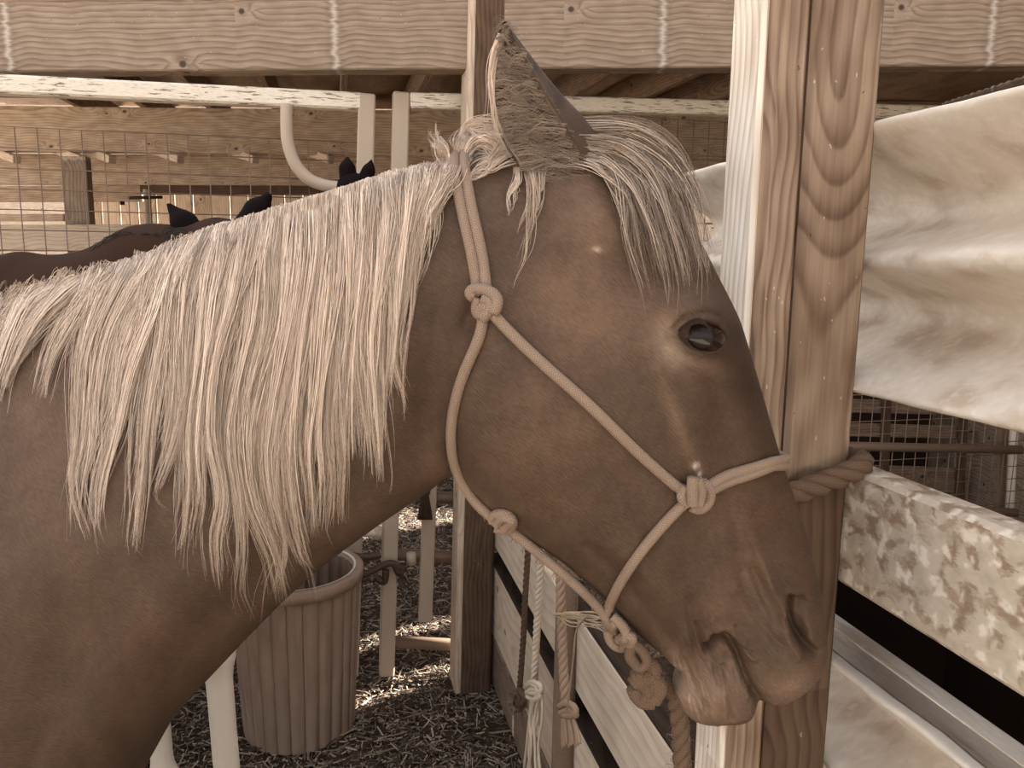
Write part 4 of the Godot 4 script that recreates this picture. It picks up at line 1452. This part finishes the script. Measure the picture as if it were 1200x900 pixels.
func gates() -> void:
	rng.seed = 41
	GD = (ground(452, 792) - C).dot(Fd)
	var T := 0.064
	var left := thing("pen_gate", "pale steel gate with wire mesh and peeling top rail, on the left", "gate", "pen gates")
	var st := begin()
	var a := gp(-420, 84)
	var b := gp(424, 120)
	a.y = lerpf(a.y, b.y, 0.35)
	bar(st, a, b, T, T, Vector3.UP, 0.008)
	put("top_rail", st, M.peeling_paint, left)
	var s1t := gp(430, 111)
	var s1b := gp(411, 790)
	st = begin()
	bar(st, s1t, s1b, T, T, Sd, 0.006)
	put("stile", st, M.stile_paint, left)
	var pipe := []
	for q in [[336, 122], [336, 150], [338, 170], [346, 192], [360, 208], [376, 216], [400, 220], [424, 221]]: pipe.append(gp(q[0], q[1], -0.03))
	put("brace_pipe", tube_mesh(spline(pipe, 40), 0.023, 14), M.stile_paint, left)
	wires("wire_mesh", -420, 424, 128, 760, 0.0715, left)
	put("bottom_rail", tube_mesh([gp(-420, 690), gp(411, 740)], 0.022, 12), M.dull_steel, left)
	var right := thing("pen_gate", "steel gate on the right of the pale stile, its top rail running behind the ear", "gate", "pen gates")
	st = begin()
	bar(st, gp(470, 109), gp(453, 790), T, T, Sd, 0.006)
	put("stile", st, M.stile_paint, right)
	st = begin()
	bar(st, gp(480, 119), gp(1150, 134), T * 0.92, T, Vector3.UP, 0.006)
	put("top_rail", st, M.peeling_paint, right)
	for y in [584, 653, 756]:
		put("cross_rail", tube_mesh([gp(459 + (790 - y) * 0.02, y - 4), gp(600, y + 3)], 0.026, 12), M.dull_steel, right)
	wires("wire_mesh", 700, 1000, 134, 300, 0.0715, right)
	st = begin()
	bar(st, gp(504, 560, -0.03), gp(498, 728, -0.03), 0.058, 0.03, Sd, 0.004)
	put("short_stile", st, M.stile_paint, right)
	for q in [[446, 624], [486, 654]]:
		put("hinge", tube_mesh([gp(q[0] - 4, q[1] - 6, -0.05), gp(q[0] - 4, q[1] + 7, -0.05)], 0.020, 12), M.stile_paint, right)
	put("hinge_bar", tube_mesh([gp(424, 622, -0.045), gp(446, 624, -0.045)], 0.024, 12), M.pale_paint, right)
	var ch := begin()
	var base := 0
	for e in [[[408, 650], [428, 653], [446, 650]], [[410, 676], [430, 672], [456, 660], [470, 666]], [[462, 660], [468, 672], [474, 664]], [[440, 676], [450, 682], [452, 668]]]:
		var p := []
		for q in e: p.append(gp(q[0], q[1], -0.06))
		base = tube(ch, spline(p, 14), 0.015, 8, base)
	ch.generate_normals()
	put("latch_chain", ch, M.dark_steel, right)
	var ts := thing("tassel", "dark brush-like tassel hanging over the short stile under the throat", "tassel")
	st = begin()
	base = 0
	for k in 16:
		var u := (k - 7.5) / 7.5
		var p := []
		for q in [[498 + u * 2, 572], [498 + u * 4, 588], [498 + u * 8, 609]]: p.append(gp(q[0], q[1], -0.09 + 0.012 * sin(k * 2.4)))
		base = tube(st, spline(p, 8), [0.004, 0.006, 0.007, 0.007, 0.007, 0.007, 0.006, 0.004], 6, base)
	st.generate_normals()
	put("fibres", st, M.inside_dark, ts).set_meta("kind", "stuff")
	put("neck", tube_mesh([gp(502, 560, -0.08), gp(499, 578, -0.08)], 0.018, 10), M.dark_steel, ts)
	# the panel beyond the fence on the right
	var panel := thing("pipe_fence", "rusty pipe and wire panel beyond the fence, seen under the guardrail", "pipe fence")
	put("pipe_rail", tube_mesh([gp(900, 521, 0.1), gp(1196, 527, 0.1)], 0.023, 12), M.dull_steel, panel)
	put("pipe_rail", tube_mesh([gp(1060, 592, 0.1), gp(1190, 601, 0.1)], 0.023, 12), M.dull_steel, panel)
	put("upright", tube_mesh([gp(1192, 440, 0.15), gp(1181, 640, 0.15)], 0.020, 12), M.pale_paint, panel)
	put("upright", bar_mesh(gp(1178, 440, 0.2), gp(1168, 640, 0.2), 0.05, 0.03, Sd), M.dull_steel, panel)
	wires("wire_mesh", 880, 1300, 440, 660, 0.067, panel, 0.1, 0.0024)
	# boards behind that panel
	var slat := thing("board_wall", "dark board wall behind the wire panel on the right", "wall")
	for e in [[478, 17], [506, 17], [562, 34], [594, 9], [624, 30]]:
		var y: float = e[0]
		put("board", bar_mesh(gp(860, y - 6, 1.0), gp(1420, y + 8, 1.0), e[1] / FP * (GD + 1.2) * 1.02, 0.025), M.rafter_wood if y < 590 else M.grey_wood, slat)
	for x in [1040, 1130]:
		put("batten", bar_mesh(gp(x, 440, 0.96), gp(x - 8, 660, 0.96), 0.055, 0.03, Sd), M.dark_wood, slat)
	put("backing", bar_mesh(gp(840, 540, 1.5), gp(1500, 560, 1.5), 1.5, 0.03), M.inside_dark, slat)
	# far post
	var p2l := flen(ground(550, 815))
	var far := thing("wooden_post", "far timber post with a pale edge painted as worn and lit, rising behind the horse's ear", "post")
	var top := on_plane(578, -60, Fd, p2l)
	var bot := on_plane(556, 815, Fd, p2l)
	bot.y = 0.0
	var ax := (top - bot).normalized()
	var bz := Sd.cross(ax).normalized()
	var bb := Basis(ax.cross(bz).normalized(), ax, bz)
	st = begin()
	cbox(st, Transform3D(bb, (top + bot) * 0.5 + Fd * 0.075), Vector3(0.135, (top - bot).length(), 0.15), 0.010, Vector2(0.4, 0.2))
	put("timber", st, M.dark_wood, far)
	st = begin()
	cbox(st, Transform3D(bb, (top + bot) * 0.5 + Fd * 0.075 - bb.x * 0.068), Vector3(0.03, (top - bot).length() * 0.995, 0.155), 0.008, Vector2(0.1, 0.6))
	put("worn_lit_edge", st, M.fence_wood, far)  # pale strip: worn edge and the light on that side, put into the colour
	tub()
func tub() -> void:
	rng.seed = 51
	var c := ground(352, 846)
	var n := 26
	var r0 := 0.205
	var r1 := 0.235
	var h := 0.62
	# pick height and rim from the photograph: rim top at 660-720, base at 860
	var t := thing("stave_tub", "tapered brown stave tub with a worn rim, standing on the straw", "tub")
	for k in n:
		var a0 := TAU * k / n + 0.005
		var a1 := TAU * (k + 1) / n - 0.005
		var st := begin()
		var q := []
		for y in [0.0, h * 0.5, h]:
			var r := lerpf(r0, r1, y / h)
			var row := []
			for e in [[a0, 0.0], [(a0 + a1) * 0.5, 0.0015 + r * 0.0073], [a1, 0.0], [a1, -0.02], [a0, -0.02]]:
				row.append(c + Vector3(cos(e[0]) * (r + e[1]), y, sin(e[0]) * (r + e[1])))
			q.append(row)
		var uvs := []
		var uo := rng.randf()
		for i in 3:
			var u := []
			for j in 5: u.append(Vector2(i * 0.25 + uo, j * 0.05 + uo * 3.0))
			uvs.append(u)
		skin(st, q, true, uvs, [], true)
		st.generate_normals()
		put("stave", st, M.stave_wood, t)
	put("rim", lathe([Vector2(r1 - 0.024, h - 0.006), Vector2(r1 - 0.022, h + 0.006), Vector2(r1 + 0.004, h + 0.010), Vector2(r1 + 0.016, h + 0.002), Vector2(r1 + 0.014, h - 0.034), Vector2(r1 + 0.002, h - 0.038)], 64, c), M.stave_wood, t)
	put("worn_edge", lathe([Vector2(r1 - 0.021, h - 0.016), Vector2(r1 - 0.024, h - 0.004), Vector2(r1 - 0.020, h + 0.0085), Vector2(r1 - 0.012, h + 0.0095)], 64, c), M.pale_paint, t)
	put("bottom", lathe([Vector2(0.001, 0.03), Vector2(r0 - 0.02, 0.03), Vector2(r0 - 0.02, 0.0), Vector2(0.001, 0.0)], 40, c), M.stave_wood, t)

# ---------------------------------------------------------------- roof, beams, far pens
func roof_y(z: float) -> float:
	return 2.75 - 0.03 * z
func sheet(x0: float, x1: float, z0: float, z1: float) -> Mesh:
	var st := begin()
	var rows := []
	var uvs := []
	var n := int((z0 - z1) / 0.0125) + 1
	for i in n + 1:
		var z := lerpf(z0, z1, float(i) / n)
		var y := roof_y(z) + 0.011 * pow(absf(sin(z / 0.075 * PI)), 0.7)
		rows.append([Vector3(x0, y, z), Vector3(x1, y, z), Vector3(x1, y + 0.004, z), Vector3(x0, y + 0.004, z)])
		uvs.append([Vector2(x0, z), Vector2(x1, z), Vector2(x1, z), Vector2(x0, z)])
	skin(st, rows, true, uvs)
	st.generate_normals()
	return st.commit()
func beam_px(label: String, x0: float, y0: float, x1: float, y1: float, hpx: float, z: float, thick: float, m: Material, called := "timber_beam", cat := "beam") -> MeshInstance3D:
	var st := begin()
	bar(st, at(x0, y0, z), at(x1, y1, z), hpx / FP * z, thick, Vector3.UP, 0.005, Vector2(0.836, 0.2))
	return single(called, label, cat, st, m)
func shelter() -> void:
	rng.seed = 61
	var ceil_ := thing("ceiling", "corrugated metal barn roof on open rafters", "roof", "", "structure")
	for e in [[-3.9, 0.0, -3.12, -6.2], [0.0, 3.0, -3.12, -6.2]]:
		put("roof_sheet", sheet(e[0], e[1], e[2], e[3]), M.roof_metal, ceil_)
	for px in [-130, 5, 138, 272, 410, 545, 690, 828, 960, 1095, 1230]:
		var f := at(px, 80, 3.0)
		f.y = roof_y(f.z) - 0.09
		var g := f + Fd * 3.6
		g.y = roof_y(g.z) - 0.09
		put("rafter", bar_mesh(f, g, 0.16, 0.042), M.rafter_wood, ceil_)
	for z in [-3.6, -4.4, -5.6]:
		put("purlin", bar_mesh(Vector3(-3.9, roof_y(z) - 0.02, z), Vector3(2.95, roof_y(z) - 0.02, z), 0.035, 0.08), M.rafter_wood, ceil_)
	beam_px("long timber header beam across the top of the picture, with water stains", -260, 49, 1460, 39, 72, 3.02, 0.09, M.beam_wood)
	beam_px("dark upper plate lying on the header beam at the top edge", -260, -16, 1460, -26, 50, 3.06, 0.12, M.rafter_wood)
	var side := thing("sun_block_wall", "added high plank wall on the right, outside the view, shading the pen but for two slots", "wall", "", "structure")
	for e in [[1.5, -5.13, 0.0, 4.0], [-5.45, -5.76, 0.0, 4.0], [-5.92, -7.4, 0.0, 4.0], [-5.13, -5.45, 0.0, 1.90], [-5.13, -5.45, 2.22, 4.0], [-5.76, -5.92, 0.0, 1.90], [-5.76, -5.92, 2.22, 4.0]]:  # unseen wall added to block the sun; its slots shape the sun patches
		put("wall_panel", bar_mesh(Vector3(3.05, (e[2] + e[3]) * 0.5, e[0]), Vector3(3.05, (e[2] + e[3]) * 0.5, e[1]), e[3] - e[2], 0.08, Vector3.UP, 0.0), M.beam_wood, side)
	beam_px("second timber beam seen behind the gate rail", -400, 147, 1000, 163, 49, 5.2, 0.08, M.beam_wood_far)
	beam_px("third timber beam, lower and paler, behind the wire mesh", -400, 197, 980, 203, 33, 5.45, 0.08, M.beam_wood_far)
	# rafter tails between the second and third beams
	var which := {20: "broken rafter end nearest the left edge, between the two far beams", 97: "broken rafter end just above the short upright board, between the far beams", 132: "broken rafter end just right of the short upright board, between the far beams", 212: "broken rafter end above the brown horse's left ear, between the far beams", 300: "broken rafter end above the brown horse's right ear, left of the curved pipe", 388: "broken rafter end right of the curved pipe, beside the gate stile"}
	for px in which:
		single("rafter_tail", which[px], "rafter", bar_mesh(at(px - 30, 176, 5.3), at(px, 187, 5.1), 0.05, 0.05), M.fence_wood, "broken rafter ends between the far beams")
	beam_px("dark board under the third beam, left of centre", 165, 220, 420, 221, 15, 5.47, 0.04, M.dark_wood, "loft_board", "board")
	var stub := begin()
	bar(stub, at(89, 184, 4.5), at(89, 184, 4.5) * Vector3(1, 0, 1), 0.14, 0.06, Vector3.RIGHT)
	single("stub_post", "short brown board nailed upright behind the wire mesh on the left", "board", stub, M.beam_wood)
	beam_px("pale plank behind the dark horse's back, on the left", -300, 280, 420, 278, 30, 4.4, 0.04, M.fence_wood, "far_plank", "plank")
	beam_px("long board above the bright gap on the far left", -300, 228, 168, 227, 18, 6.0, 0.04, M.beam_wood_far, "far_plank", "plank")
	beam_px("thin board under the bright gap on the far left", -300, 256, 76, 255, 8, 5.8, 0.04, M.beam_wood_far, "far_plank", "plank")
	var fence := thing("slat_fence", "far fence of upright pale slats behind the horses", "fence")
	for k in 26:
		var x := 108.0 + k * 21.5
		put("slat", bar_mesh(at(x, 226, 6.6), at(x, 226, 6.6) * Vector3(1, 0, 1), 0.145, 0.025, Vector3.RIGHT), M.fence_wood if k % 3 else M.beam_wood_far, fence)
	put("rail", bar_mesh(at(90, 266, 6.66), at(660, 268, 6.66), 0.09, 0.04), M.beam_wood_far, fence)
	single("pipe_post", "short pale pipe standing before the far slats, left of the brown ear", "pipe", tube_mesh([at(172, 222, 4.9), at(172, 222, 4.9) * Vector3(1, 0, 1)], 0.022, 12), M.pale_paint)
	var latch := begin()
	var b := tube(latch, [at(150, 232, 4.88), at(190, 231, 4.88)], 0.010, 8, 0)
	tube(latch, [at(143, 236, 4.88), at(143.5, 240, 4.88)], 0.014, 8, b)
	latch.generate_normals()
	single("latch", "small dark latch bar by the pale pipe in the far pen", "latch", latch, M.inside_dark)
	# the wall that closes the view
	var wall := thing("wall_back", "pale board wall of the building across the yard", "wall", "", "structure")
	put("panel", bar_mesh(Vector3(-9, 2.2, -10.5), Vector3(9, 2.2, -10.5), 4.4, 0.1), M.beam_wood_far, wall)
	for k in 17:
		put("siding_board", bar_mesh(Vector3(-9, 0.14 + k * 0.26, -10.43), Vector3(9, 0.14 + k * 0.26, -10.43), 0.24, 0.03), M.fence_wood, wall)

# ---------------------------------------------------------------- ground
func yard() -> void:
	rng.seed = 71
	var nz := noise(81, 0.9, 4)
	var st := begin()
	var rows := []
	var uvs := []
	for i in 150:
		var z := lerpf(3.0, -13.0, i / 149.0)
		var row := []
		var uv := []
		for k in 150:
			var x := lerpf(-9.0, 9.0, k / 149.0)
			row.append(Vector3(x, nz.get_noise_2d(x * 2.0, z * 2.0) * 0.02 - 0.012, z))
			uv.append(Vector2(x / 0.9, z / 0.9))
		rows.append(row)
		uvs.append(uv)
	skin(st, rows, false, uvs, [], true)
	st.generate_normals()
	tag(put("floor", st, M.soil), "trampled dark earth floor of the pen", "ground", "", "structure")
	textured("bounce_sand", patchy(26, c8(214, 200, 180), c8(190, 174, 152), 0.1, 0.02, 1.0, 0.3, 256), 0.95, 0.0)
	for e in [[-14.0, -4.4, 14.0, -13.0], [-4.4, 3.2, 14.0, 1.2]]:  # pale ground added out of view to bounce sunlight under the roof
		put("bounce_apron", bar_mesh(Vector3(e[0], 0.02, (e[2] + e[3]) * 0.5), Vector3(e[1], 0.02, (e[2] + e[3]) * 0.5), e[2] - e[3], 0.03, Vector3.BACK), M.bounce_sand, get_node("floor"))
	var box := BoxMesh.new()
	box.size = Vector3(1.0, 0.003, 0.0045)
	var mm := MultiMesh.new()
	mm.transform_format = MultiMesh.TRANSFORM_3D
	mm.use_colors = true
	mm.mesh = box
	var n := 52000
	mm.instance_count = n
	for i in n:
		var x := rng.randf_range(-1.6, 0.6)
		var z := -2.0 - pow(rng.randf(), 1.5) * 5.5
		if i > 44000: x = rng.randf_range(-5, 5)
		var bas := Basis(Vector3.UP, rng.randf() * TAU) * Basis(Vector3.BACK, rng.randfn(0.0, 0.22))
		var k := pow(rng.randf(), 2.2)
		bas = bas * Basis.from_scale(Vector3(0.012 + 0.07 * pow(rng.randf(), 2.5), rng.randf_range(0.4, 1.6), rng.randf_range(0.35, 1.1)))
		mm.set_instance_transform(i, Transform3D(bas, Vector3(x, nz.get_noise_2d(x * 2.0, z * 2.0) * 0.02 - 0.008 + rng.randf() * 0.016, z)))
		mm.set_instance_color(i, Color(0.05 + k * 0.46, 0.035 + k * 0.36, 0.024 + k * 0.26))
	var o := MultiMeshInstance3D.new()
	o.name = "straw"
	o.multimesh = mm
	var sm := mat("straw_bits", Color.WHITE, 0.8)
	sm.vertex_color_use_as_albedo = true
	o.material_override = sm
	add_child(o)
	tag(o, "loose straw and chaff strewn over the pen floor", "straw", "", "stuff")

func _ready() -> void:
	var cam := Camera3D.new()
	cam.name = "camera"
	cam.fov = FOV
	cam.near = 0.03
	cam.far = 200.0
	cam.transform = Transform3D(B, C)
	add_child(cam)
	cam.current = true
	var we := WorldEnvironment.new()
	we.name = "world"
	var e := Environment.new()
	e.background_mode = Environment.BG_SKY
	var sky := Sky.new()
	var sm := ProceduralSkyMaterial.new()
	sm.sky_top_color = c8(220, 222, 230)
	sm.sky_horizon_color = c8(236, 238, 243)
	sm.ground_bottom_color = c8(188, 184, 180)
	sm.ground_horizon_color = c8(219, 216, 212)
	sky.sky_material = sm
	e.sky = sky
	e.background_energy_multiplier = 1.0
	e.tonemap_mode = Environment.TONE_MAPPER_LINEAR
	e.tonemap_exposure = 2.2
	e.sdfgi_enabled = true
	e.ssao_enabled = true
	e.ssil_enabled = true
	we.environment = e
	add_child(we)
	var sun := DirectionalLight3D.new()
	sun.name = "sun"
	sun.light_color = c8(255, 250, 244)
	sun.light_energy = 8.0
	sun.light_angular_distance = 0.6
	sun.shadow_enabled = true
	sun.sky_mode = DirectionalLight3D.SKY_MODE_LIGHT_ONLY
	add_child(sun)
	sun.look_at_from_position(Vector3(0.80, 0.466, -0.53) * 6.0, Vector3.ZERO)
	make_materials()
	yard()
	shelter()
	gates()
	near_fence()
	far_horses()
	var horse := main_horse()
	mane(horse)
	halter()
